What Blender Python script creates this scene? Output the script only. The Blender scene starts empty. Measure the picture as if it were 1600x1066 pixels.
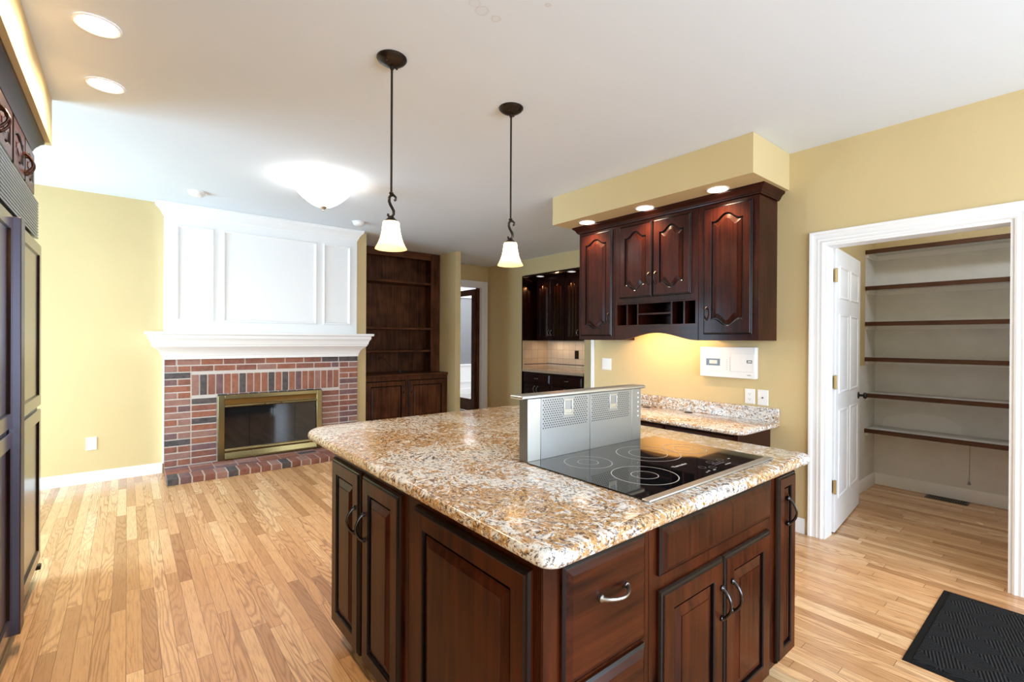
import bpy, bmesh, math, random
from math import sin, cos, pi, radians, sqrt
from mathutils import Vector, Matrix

SC = bpy.context.scene
COL = SC.collection
random.seed(7)

# ------------------------------------------------------------------ camera
F_PX, YAW, PITCH, ROLL, EYE = 740.14, radians(39.096), radians(.131), radians(.3068), 1.37
sa, ca, sp, cp = sin(YAW), cos(YAW), sin(PITCH), cos(PITCH)
right = Vector((ca, -sa, 0)); up = Vector((sa * sp, ca * sp, cp)); fwd = Vector((sa * cp, ca * cp, -sp))
ax = right * cos(ROLL) + up * sin(ROLL)
ay = -right * sin(ROLL) + up * cos(ROLL)
cam_d = bpy.data.cameras.new('camera'); cam = bpy.data.objects.new('camera', cam_d); COL.objects.link(cam)
M = Matrix(((ax.x, ay.x, -fwd.x, 0), (ax.y, ay.y, -fwd.y, 0), (ax.z, ay.z, -fwd.z, EYE), (0, 0, 0, 1)))
cam.matrix_world = M
cam_d.sensor_fit = 'HORIZONTAL'; cam_d.sensor_width = 36; cam_d.lens = F_PX / 1600 * 36
cam_d.clip_start = .05
SC.camera = cam

# ------------------------------------------------------------------ view, world, daylight
SC.view_settings.view_transform = 'Standard'; SC.view_settings.look = 'None'
SC.view_settings.gamma = 1; SC.view_settings.use_curve_mapping = False
SC.view_settings.exposure = 0.6
SC.cycles.max_bounces = 10; SC.cycles.diffuse_bounces = 6; SC.cycles.glossy_bounces = 5
SC.cycles.transmission_bounces = 6; SC.cycles.transparent_max_bounces = 8
SC.cycles.caustics_reflective = False; SC.cycles.caustics_refractive = False
SC.cycles.sample_clamp_indirect = 6
world = bpy.data.worlds.new('daylight'); SC.world = world; world.use_nodes = True
bg = world.node_tree.nodes['Background']; bg.inputs[0].default_value = (.85, .93, 1, 1); bg.inputs[1].default_value = 1.5

def light(name, kind, loc, energy, color=(1, 1, 1), rot=None, size=None, size_y=None, spot=None, radius=None, blend=.6):
    l = bpy.data.lights.new(name, kind); o = bpy.data.objects.new(name, l); COL.objects.link(o)
    o.location = loc; l.energy = energy; l.color = color
    if rot: o.rotation_euler = rot
    if kind == 'AREA':
        if size_y: l.shape = 'RECTANGLE'; l.size = size; l.size_y = size_y
        else: l.shape = 'DISK'; l.size = size
    if kind == 'SPOT': l.spot_size = spot; l.spot_blend = blend
    if radius is not None: l.shadow_soft_size = radius
    return o

DAY = (.64, .81, 1); BAY = (.46, .75, 1); WARM = (1, .72, .42)
# daylight through the windows: behind the camera, and the breakfast bay on the left
light('window_daylight', 'AREA', (.55, -2.52, 1.45), 92, DAY, (radians(90), 0, 0), 2.2, 1.7)
light('window_daylight', 'AREA', (2.75, -2.52, 1.45), 72, DAY, (radians(90), 0, 0), 1.5, 1.7)
light('window_daylight', 'AREA', (-2.92, 4.9, 1.15), 185, BAY, (radians(64), 0, radians(-90)), 1.85, 2.0)

# ------------------------------------------------------------------ node helpers
def new_mat(name):
    m = bpy.data.materials.new(name); m.use_nodes = True
    nt = m.node_tree; return m, nt, nt.nodes['Principled BSDF']
def N(nt, t, **kw):
    n = nt.nodes.new(t)
    for k, v in kw.items():
        if k.startswith('i_'):
            k2 = k[2:]; k2 = int(k2) if k2.isdigit() else k2.replace('_', ' ')
            n.inputs[k2].default_value = v
        else: setattr(n, k, v)
    return n
def L(nt, a, b): nt.links.new(a, b)
def math_n(nt, op, a, b=None, c=None, clamp=False):
    n = nt.nodes.new('ShaderNodeMath'); n.operation = op; n.use_clamp = clamp
    for i, v in enumerate((a, b, c)):
        if v is None: continue
        if isinstance(v, (int, float)): n.inputs[i].default_value = v
        else: nt.links.new(v, n.inputs[i])
    return n.outputs[0]
def ramp(nt, fac, stops, interp='LINEAR'):
    n = nt.nodes.new('ShaderNodeValToRGB'); n.color_ramp.interpolation = interp
    e = n.color_ramp.elements
    while len(e) < len(stops): e.new(.5)
    for i, (p, c) in enumerate(stops):
        e[i].position = p; e[i].color = (*c, 1) if len(c) == 3 else c
    nt.links.new(fac, n.inputs[0]); return n.outputs[0]
def mix(nt, fac, a, b, mode='MIX'):
    n = nt.nodes.new('ShaderNodeMix'); n.data_type = 'RGBA'; n.blend_type = mode
    for s, v in ((n.inputs[0], fac), (n.inputs[6], a), (n.inputs[7], b)):
        if isinstance(v, (int, float)): s.default_value = v
        elif isinstance(v, tuple): s.default_value = (*v, 1)
        else: nt.links.new(v, s)
    return n.outputs[2]
def noise(nt, vec, scale, detail=3, rough=.5, dist=0., typ=None):
    n = N(nt, 'ShaderNodeTexNoise', i_Scale=scale, i_Detail=detail, i_Roughness=rough, i_Distortion=dist)
    nt.links.new(vec, n.inputs['Vector']); return n.outputs['Fac']
def vscale(nt, vec, s, loc=(0, 0, 0)):
    n = N(nt, 'ShaderNodeMapping'); n.inputs['Scale'].default_value = s; n.inputs['Location'].default_value = loc
    nt.links.new(vec, n.inputs['Vector']); return n.outputs[0]
def pos(nt): return nt.nodes.new('ShaderNodeNewGeometry').outputs['Position']
def obj_co(nt): return nt.nodes.new('ShaderNodeTexCoord').outputs['Object']
def bump(nt, bs, h, strength=.2, dist=.002):
    b = N(nt, 'ShaderNodeBump', i_Strength=strength, i_Distance=dist); nt.links.new(h, b.inputs['Height'])
    nt.links.new(b.outputs[0], bs.inputs['Normal'])

def simple(name, col, rough=.5, metal=0., spec=.5, coat=0., emit=None, estr=0.):
    m, nt, b = new_mat(name)
    b.inputs['Base Color'].default_value = (*col, 1); b.inputs['Roughness'].default_value = rough
    b.inputs['Metallic'].default_value = metal; b.inputs['Specular IOR Level'].default_value = spec
    b.inputs['Coat Weight'].default_value = coat; b.inputs['Coat Roughness'].default_value = .12
    if emit: b.inputs['Emission Color'].default_value = (*emit, 1); b.inputs['Emission Strength'].default_value = estr
    return m

def paint(name, col, rough=.55, var=.03):
    m, nt, b = new_mat(name)
    n = noise(nt, pos(nt), 220, 2); b.inputs['Roughness'].default_value = rough
    n2 = noise(nt, pos(nt), 1.3, 2)
    c = ramp(nt, n2, [(.3, tuple(x * (1 - var) for x in col)), (.7, tuple(min(1, x * (1 + var)) for x in col))])
    L(nt, c, b.inputs['Base Color']); bump(nt, b, n, .06, .001); b.inputs['Specular IOR Level'].default_value = .3
    return m

def wood(name, dark, lite, rough=.3, axis='z', fine=55, coat=.3, contrast=1., wear=0.):
    m, nt, b = new_mat(name); v = obj_co(nt)
    s = {'z': (1, 1, .06), 'y': (1, .06, 1), 'x': (.06, 1, 1)}[axis]
    g = noise(nt, vscale(nt, v, s), fine, 4, .6, .6)
    blot = noise(nt, v, 3.5, 2)
    f = math_n(nt, 'ADD', math_n(nt, 'MULTIPLY', g, .65 * contrast), math_n(nt, 'MULTIPLY', blot, .5))
    c = ramp(nt, f, [(.38, dark), (.72, lite)])
    if wear:
        w = noise(nt, pos(nt), 60, 3, .6)
        c = mix(nt, math_n(nt, 'MULTIPLY', math_n(nt, 'GREATER_THAN', w, .76), wear), c, (.16, .10, .07))
    L(nt, c, b.inputs['Base Color']); b.inputs['Roughness'].default_value = rough
    b.inputs['Coat Weight'].default_value = coat; b.inputs['Coat Roughness'].default_value = .15
    b.inputs['Specular IOR Level'].default_value = .10
    bump(nt, b, g, .02, .0005)
    return m

# oak strip flooring, boards along Y
def oak_floor():
    m, nt, b = new_mat('oak_strip_floor'); P = pos(nt)
    sx = N(nt, 'ShaderNodeSeparateXYZ'); L(nt, P, sx.inputs[0]); x, y = sx.outputs[0], sx.outputs[1]
    W = .0585; u = math_n(nt, 'DIVIDE', x, W); row = math_n(nt, 'FLOOR', u); fx = math_n(nt, 'SUBTRACT', u, row)
    wr = N(nt, 'ShaderNodeTexWhiteNoise', noise_dimensions='1D'); L(nt, row, wr.inputs['W'])
    vv = math_n(nt, 'ADD', math_n(nt, 'DIVIDE', y, .82), math_n(nt, 'MULTIPLY', wr.outputs[0], 13.7))
    pk = math_n(nt, 'FLOOR', vv); fy = math_n(nt, 'SUBTRACT', vv, pk)
    cb = N(nt, 'ShaderNodeCombineXYZ'); L(nt, row, cb.inputs[0]); L(nt, pk, cb.inputs[1])
    wn = N(nt, 'ShaderNodeTexWhiteNoise', noise_dimensions='2D'); L(nt, cb.outputs[0], wn.inputs['Vector'])
    idv = wn.outputs[0]
    wc = N(nt, 'ShaderNodeSeparateColor'); L(nt, wn.outputs['Color'], wc.inputs[0]); wn2 = wc.outputs[1]
    # cathedral grain: contour lines of a stretched noise, different in every board
    c2 = N(nt, 'ShaderNodeCombineXYZ'); L(nt, math_n(nt, 'MULTIPLY', x, 9.5), c2.inputs[0])
    L(nt, math_n(nt, 'MULTIPLY', y, 1.0), c2.inputs[1]); L(nt, math_n(nt, 'MULTIPLY', idv, 60), c2.inputs[2])
    n1 = noise(nt, c2.outputs[0], 1.0, 2., .35, .15)
    rings = math_n(nt, 'SINE', math_n(nt, 'MULTIPLY', n1, 115))
    rings = math_n(nt, 'POWER', math_n(nt, 'ADD', math_n(nt, 'MULTIPLY', rings, .5), .5), 3)
    c3 = N(nt, 'ShaderNodeCombineXYZ'); L(nt, math_n(nt, 'MULTIPLY', x, 260), c3.inputs[0])
    L(nt, math_n(nt, 'MULTIPLY', y, 8), c3.inputs[1]); L(nt, math_n(nt, 'MULTIPLY', idv, 90), c3.inputs[2])
    pores = noise(nt, c3.outputs[0], 1, 3, .6)
    base = ramp(nt, idv, [(0, (.42, .215, .095)), (.18, (.56, .305, .14)), (.55, (.67, .385, .185)), (.8, (.73, .445, .23)), (1, (.79, .52, .29))])
    grainamt = math_n(nt, 'MULTIPLY', rings, math_n(nt, 'ADD', math_n(nt, 'MULTIPLY', wn2, .62), .04))
    c = mix(nt, grainamt, base, (.27, .115, .042))
    c = mix(nt, math_n(nt, 'MULTIPLY', math_n(nt, 'GREATER_THAN', pores, .56), .3), c, (.22, .10, .04))
    # dark mineral streaks and knots
    k = noise(nt, vscale(nt, P, (9, 2.2, 1)), 1.7, 3, .6, .8)
    c = mix(nt, ramp(nt, k, [(.66, (0, 0, 0)), (.78, (.55, .55, .55))]), c, (.20, .10, .05))
    # seams
    e = math_n(nt, 'MINIMUM', fx, math_n(nt, 'SUBTRACT', 1, fx))
    e2 = math_n(nt, 'MINIMUM', fy, math_n(nt, 'SUBTRACT', 1, fy))
    seam = math_n(nt, 'MAXIMUM', math_n(nt, 'LESS_THAN', e, .02), math_n(nt, 'LESS_THAN', e2, .0016))
    c = mix(nt, math_n(nt, 'MULTIPLY', seam, .7), c, (.13, .06, .03))
    L(nt, c, b.inputs['Base Color'])
    rr = math_n(nt, 'ADD', math_n(nt, 'MULTIPLY', noise(nt, P, 2.5, 3), .14), .17)
    L(nt, rr, b.inputs['Roughness']); b.inputs['Specular IOR Level'].default_value = .5
    h = math_n(nt, 'SUBTRACT', math_n(nt, 'MULTIPLY', noise(nt, vscale(nt, P, (14, 1.5, 1)), 1, 2), .6), math_n(nt, 'MULTIPLY', seam, .5))
    bump(nt, b, h, .12, .002)
    return m

def granite():
    m, nt, b = new_mat('golden_granite'); P = pos(nt)
    warp = N(nt, 'ShaderNodeTexNoise', i_Scale=5., i_Detail=2.); L(nt, P, warp.inputs['Vector'])
    vm = N(nt, 'ShaderNodeVectorMath', operation='MULTIPLY_ADD')
    L(nt, warp.outputs['Color'], vm.inputs[0]); vm.inputs[1].default_value = (.16, .16, .1); L(nt, P, vm.inputs[2])
    V = vscale(nt, vm.outputs[0], (1.25, .95, 1.25), (2.3, 4.1, 0))
    zone = noise(nt, V, 2.4, 3, .55)
    zq = math_n(nt, 'MULTIPLY', math_n(nt, 'SUBTRACT', zone, .455), .75)
    n1 = math_n(nt, 'ADD', noise(nt, V, 40, 6, .72, .3), zq)
    c = ramp(nt, n1, [(.33, (.62, .62, .63)), (.44, (.80, .78, .75)), (.52, (.74, .68, .60)), (.555, (.62, .36, .13)),
                      (.60, (.34, .145, .04)), (.635, (.56, .33, .13)), (.70, (.70, .58, .42)), (.78, (.40, .20, .07))])
    n2 = noise(nt, V, 60, 5, .7, .3)
    c = mix(nt, ramp(nt, n2, [(.55, (0, 0, 0)), (.64, (.8, .8, .8))]), c, (.40, .385, .39))
    n5 = noise(nt, vscale(nt, vm.outputs[0], (1, .7, 1), (11, 4, 8)), 24, 5, .72, .3)
    c = mix(nt, ramp(nt, n5, [(.55, (0, 0, 0)), (.62, (.85, .85, .85))]), c, (.84, .84, .84))
    n3 = noise(nt, vscale(nt, vm.outputs[0], (1.3, .9, 1.1), (3, 1, 2)), 80, 5, .76, .3)
    c = mix(nt, ramp(nt, n3, [(.535, (0, 0, 0)), (.575, (.95, .95, .95))]), c, (.075, .034, .018))
    n6 = noise(nt, vscale(nt, vm.outputs[0], (1.2, .8, 1.1), (5, 9, 2)), 54, 5, .74, .3)
    c = mix(nt, ramp(nt, n6, [(.57, (0, 0, 0)), (.61, (.85, .85, .85))]), c, (.15, .125, .12))
    L(nt, c, b.inputs['Base Color']); b.inputs['Roughness'].default_value = .14
    b.inputs['Specular IOR Level'].default_value = .4
    return m

def brick_mat(name, c1, c2):
    m, nt, b = new_mat(name); P = pos(nt)
    n = noise(nt, P, 30, 5, .7); k = noise(nt, P, 9, 2)
    c = ramp(nt, math_n(nt, 'ADD', math_n(nt, 'MULTIPLY', n, .6), math_n(nt, 'MULTIPLY', k, .4)), [(.35, c1), (.65, c2)])
    L(nt, c, b.inputs['Base Color']); b.inputs['Roughness'].default_value = .75; bump(nt, b, n, .5, .004); return m

def brushed(name, col, rough=.3, axis=(1, 1, 60)):
    m, nt, b = new_mat(name); n = noise(nt, vscale(nt, obj_co(nt), axis), 8, 3, .6)
    b.inputs['Base Color'].default_value = (*col, 1); b.inputs['Metallic'].default_value = 1
    L(nt, math_n(nt, 'ADD', math_n(nt, 'MULTIPLY', n, .15), rough - .07), b.inputs['Roughness']); return m

def glass_mat(name, tint=(1, 1, 1), opacity=.12):
    m, nt, b = new_mat(name); out = nt.nodes['Material Output']
    nt.nodes.remove(b)
    t = N(nt, 'ShaderNodeBsdfTransparent'); t.inputs[0].default_value = (*tint, 1)
    g = N(nt, 'ShaderNodeBsdfGlossy'); g.inputs['Roughness'].default_value = .02
    mx = N(nt, 'ShaderNodeMixShader', i_0=opacity)
    L(nt, t.outputs[0], mx.inputs[1]); L(nt, g.outputs[0], mx.inputs[2]); L(nt, mx.outputs[0], out.inputs[0]); return m

def shade_mat(name, col, estr):
    m, nt, b = new_mat(name); out = nt.nodes['Material Output']; nt.nodes.remove(b)
    t = N(nt, 'ShaderNodeBsdfTranslucent'); t.inputs[0].default_value = (*col, 1)
    d = N(nt, 'ShaderNodeBsdfDiffuse'); d.inputs[0].default_value = (*col, 1)
    mx = N(nt, 'ShaderNodeMixShader', i_0=.35); L(nt, t.outputs[0], mx.inputs[1]); L(nt, d.outputs[0], mx.inputs[2])
    e = N(nt, 'ShaderNodeEmission'); e.inputs[0].default_value = (*col, 1); e.inputs[1].default_value = estr
    ad = N(nt, 'ShaderNodeAddShader'); L(nt, mx.outputs[0], ad.inputs[0]); L(nt, e.outputs[0], ad.inputs[1])
    L(nt, ad.outputs[0], out.inputs[0]); return m

def mat_rug():
    m, nt, b = new_mat('ribbed_rubber_mat'); P = pos(nt)
    sx = N(nt, 'ShaderNodeSeparateXYZ'); L(nt, P, sx.inputs[0]); x, y = sx.outputs[0], sx.outputs[1]
    u = math_n(nt, 'DIVIDE', math_n(nt, 'ADD', x, y), .16); v = math_n(nt, 'DIVIDE', math_n(nt, 'SUBTRACT', x, y), .16)
    chk = math_n(nt, 'MODULO', math_n(nt, 'ABSOLUTE', math_n(nt, 'ADD', math_n(nt, 'FLOOR', u), math_n(nt, 'FLOOR', v))), 2)
    a = math_n(nt, 'SINE', math_n(nt, 'MULTIPLY', math_n(nt, 'ADD', x, math_n(nt, 'MULTIPLY', y, .25)), 480))
    c = math_n(nt, 'SINE', math_n(nt, 'MULTIPLY', math_n(nt, 'SUBTRACT', y, math_n(nt, 'MULTIPLY', x, .25)), 480))
    h = math_n(nt, 'ADD', math_n(nt, 'MULTIPLY', a, math_n(nt, 'SUBTRACT', 1, chk)), math_n(nt, 'MULTIPLY', c, chk))
    nn = noise(nt, P, 400, 3)
    col = ramp(nt, math_n(nt, 'ADD', math_n(nt, 'MULTIPLY', h, .25), math_n(nt, 'MULTIPLY', nn, 1.)), [(.2, (.005, .005, .0055)), (.85, (.036, .037, .04))])
    L(nt, col, b.inputs['Base Color']); b.inputs['Roughness'].default_value = .9; b.inputs['Specular IOR Level'].default_value = .08; bump(nt, b, h, .8, .004); return m

def tile_mat():
    m, nt, b = new_mat('tumbled_tile')
    br = N(nt, 'ShaderNodeTexBrick', offset=.0, i_Scale=1., i_Mortar_Size=.004, i_Brick_Width=.15, i_Row_Height=.15)
    br.inputs['Color1'].default_value = (.62, .48, .34, 1); br.inputs['Color2'].default_value = (.54, .41, .29, 1); br.inputs['Mortar'].default_value = (.40, .31, .22, 1)
    sx = N(nt, 'ShaderNodeSeparateXYZ'); L(nt, pos(nt), sx.inputs[0]); cb = N(nt, 'ShaderNodeCombineXYZ')
    L(nt, math_n(nt, 'ADD', sx.outputs[0], sx.outputs[1]), cb.inputs[0]); L(nt, sx.outputs[2], cb.inputs[1]); L(nt, cb.outputs[0], br.inputs['Vector'])
    L(nt, br.outputs[0], b.inputs['Base Color']); b.inputs['Roughness'].default_value = .5; return m

def pantry_paint():
    m, nt, b = new_mat('pantry_two_tone_paint'); P = pos(nt)
    sx = N(nt, 'ShaderNodeSeparateXYZ'); L(nt, P, sx.inputs[0])
    up_ = math_n(nt, 'GREATER_THAN', sx.outputs[2], 2.19)
    front = math_n(nt, 'MULTIPLY', math_n(nt, 'LESS_THAN', sx.outputs[0], 5.31), math_n(nt, 'GREATER_THAN', sx.outputs[2], 1.15))
    n = noise(nt, P, 5, 4, .6)
    wh = ramp(nt, n, [(.3, (.70, .70, .69)), (.7, (.78, .78, .77))])
    # a paler repainted patch on the back wall
    d = N(nt, 'ShaderNodeVectorMath', operation='DISTANCE'); L(nt, vscale(nt, P, (0, .42, 1)), d.inputs[0]); d.inputs[1].default_value = (0, .42 * .99, .60)
    ring = math_n(nt, 'LESS_THAN', math_n(nt, 'ADD', d.outputs['Value'], math_n(nt, 'MULTIPLY', n, .08)), .16)
    wh = mix(nt, math_n(nt, 'MULTIPLY', ring, .6), wh, (.88, .88, .88))
    c = mix(nt, math_n(nt, 'MAXIMUM', up_, front), wh, WALL_COL)
    L(nt, c, b.inputs['Base Color']); b.inputs['Roughness'].default_value = .5; return m

WALL_COL = (.62, .485, .255)
MT = {}
MT['wall'] = paint('tan_wall_paint', WALL_COL)
MT['offwhite'] = paint('offwhite_bounce_paint', (.66, .64, .59))  # pale tone chosen so the unseen back wall bounces neutral fill
MT['ceil'] = paint('ceiling_paint', (.72, .78, .85), .8, .01)
def ceiling_stains(m):
    nt = m.node_tree; b = nt.nodes['Principled BSDF']; src = b.inputs['Base Color'].links[0].from_socket; P = pos(nt); c = src
    for (x, y, r0, st) in ((1.143, 1.617, .026, .30), (1.219, 1.620, .018, .40), (1.095, 1.598, .022, .22), (1.331, 1.418, .009, .5)):
        d = N(nt, 'ShaderNodeVectorMath', operation='DISTANCE'); L(nt, P, d.inputs[0]); d.inputs[1].default_value = (x, y, H_CEIL)
        w = math_n(nt, 'ADD', d.outputs['Value'], math_n(nt, 'MULTIPLY', math_n(nt, 'SUBTRACT', noise(nt, P, 30, 2), .5), .02))
        ring = math_n(nt, 'SUBTRACT', 1, math_n(nt, 'DIVIDE', math_n(nt, 'ABSOLUTE', math_n(nt, 'SUBTRACT', w, r0)), .006), clamp=True)
        disc = math_n(nt, 'MULTIPLY', math_n(nt, 'LESS_THAN', w, r0), .25)
        c = mix(nt, math_n(nt, 'MULTIPLY', math_n(nt, 'MAXIMUM', ring, disc), st), c, (.46, .38, .31))
    L(nt, c, b.inputs['Base Color'])
H_CEIL = 2.74
ceiling_stains(MT['ceil'])
MT['white'] = paint('white_trim_paint', (.86, .86, .86), .35, .005)
MT['pantry'] = pantry_paint()
MT['grey'] = paint('grey_wall_paint', (.24, .25, .27))
MT['carpet'] = paint('pale_carpet', (.55, .53, .52), .95, .05)
MT['floor'] = oak_floor()
MT['granite'] = granite()
CH_D, CH_L = (.0085, .0019, .0015), (.046, .0085, .0042)
MT['cherry'] = wood('dark_cherry_wood', CH_D, CH_L, .33, 'z', 55, .12)
MT['cherry_x'] = wood('dark_cherry_wood_crossgrain', CH_D, CH_L, .33, 'x', 55, .12)
MT['cherry_y'] = wood('dark_cherry_wood_crossgrain', CH_D, CH_L, .33, 'y', 55, .12)
MT['island'] = wood('worn_cherry_wood', (.0070, .0015, .0010), (.066, .0140, .0040), .30, 'z', 40, .06, 1., .35)
MT['island_x'] = wood('worn_cherry_wood_crossgrain', (.0070, .0015, .0010), (.066, .0140, .0040), .30, 'x', 40, .06, 1., .35)
MT['groove_shade'] = simple('painted_groove_shade', (.0065, .0026, .0028), .27, spec=.26)  # shade of door grooves, bevels and edges painted as a dark colour
MT['walnut'] = wood('brown_walnut_wood', (.028, .0092, .0042), (.13, .046, .019), .4, 'z', 35, .08)
MT['walnut_x'] = wood('brown_walnut_wood_crossgrain', (.028, .0092, .0042), (.13, .046, .019), .4, 'x', 35, .08)
MT['black_cherry'] = wood('deep_red_cherry_wood', (.006, .0012, .0014), (.018, .0035, .0033), .3, 'z', 50, .25)
MT['fridge_wood'] = wood('glossy_cherry_panel', CH_D, CH_L, .22, 'z', 55, .6)
MT['shelf_edge'] = wood('brown_shelf_nosing', (.045, .020, .012), (.12, .058, .034), .45, 'y', 40, .1)
MT['shelf_top'] = paint('grey_shelf_paint', (.62, .62, .61), .45)
MT['steel'] = simple('brushed_steel', (.42, .43, .45), .38, 1)
MT['steel_light'] = simple('polished_steel', (.66, .67, .68), .32, 1)
MT['dark_steel'] = simple('dark_grey_steel', (.30, .30, .31), .35, 1)  # darker grey for the vent end face and refrigerator body
MT['grille'] = simple('grey_grille_metal', (.19, .19, .195), .32, .9)
MT['handle_metal'] = simple('dark_plum_metal', (.075, .065, .080), .35, .85)
MT['bronze'] = simple('oil_rubbed_bronze', (.032, .023, .018), .32, .75)
MT['pewter'] = simple('dark_pewter', (.07, .065, .068), .24, 1)
MT['silver'] = simple('worn_pewter', (.36, .35, .345), .3, 1)
MT['rustbronze'] = simple('red_bronze', (.055, .022, .016), .3, .8)
MT['brass'] = simple('antique_brass', (.26, .20, .09), .24, 1)
MT['hinge_brass'] = simple('aged_brass', (.62, .48, .24), .3, 1)
MT['nickel'] = simple('brushed_nickel', (.55, .54, .52), .3, 1)
MT['black'] = simple('black', (.01, .01, .01), .5)
MT['hole'] = simple('dark_perforation', (.03, .03, .03), .8)
MT['cooktop'] = simple('black_ceramic_glass', (.006, .006, .007), .035, 0, .5)
MT['ink'] = simple('white_glass_ink', (.55, .55, .55), .3)
MT['plastic'] = simple('white_plastic', (.80, .80, .79), .35)
MT['plastic_grey'] = simple('pale_grey_plastic', (.62, .62, .61), .4)
MT['slot'] = simple('dark_slot', (.08, .08, .08), .5)
MT['lcd'] = simple('dark_lcd', (.05, .05, .055), .25)
MT['firebox'] = simple('sooty_firebox', (.018, .018, .018), .9)
MT['fireglass'] = simple('smoked_glass', (.012, .012, .013), .05, 0, .6)
MT['mortar'] = paint('pale_mortar', (.60, .55, .52), .9)
MT['bricks'] = [brick_mat('red_brick', (.17, .060, .042), (.30, .12, .085)), brick_mat('orange_brick', (.23, .075, .042), (.36, .145, .09)),
                brick_mat('pink_brick', (.25, .12, .095), (.35, .19, .155)), brick_mat('purple_brick', (.12, .06, .065), (.22, .12, .12)),
                brick_mat('burnt_brick', (.035, .032, .035), (.13, .10, .10))]
MT['rug'] = mat_rug()
MT['rubber'] = simple('black_rubber_border', (.009, .009, .0095), .8, spec=.1)
MT['tile'] = tile_mat()
MT['tile_dark'] = simple('dark_tile_liner', (.10, .06, .05), .4)
MT['glass'] = glass_mat('clear_glass', (1, 1, 1), .05)
MT['leaded'] = glass_mat('cabinet_glass', (.5, .42, .38), .10)
MT['lens'] = simple('lit_lamp_lens', (1, 1, 1), .5, emit=(1, .93, .80), estr=14)
MT['lens_dim'] = simple('lamp_lens', (.9, .9, .9), .4, emit=(1, .96, .9), estr=.7)
MT['shade'] = shade_mat('frosted_amber_glass', (1, .76, .43), .12)
MT['bowl'] = shade_mat('frosted_white_glass', (1, .97, .92), .9)
MT['pglass'] = MT['glass']

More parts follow.
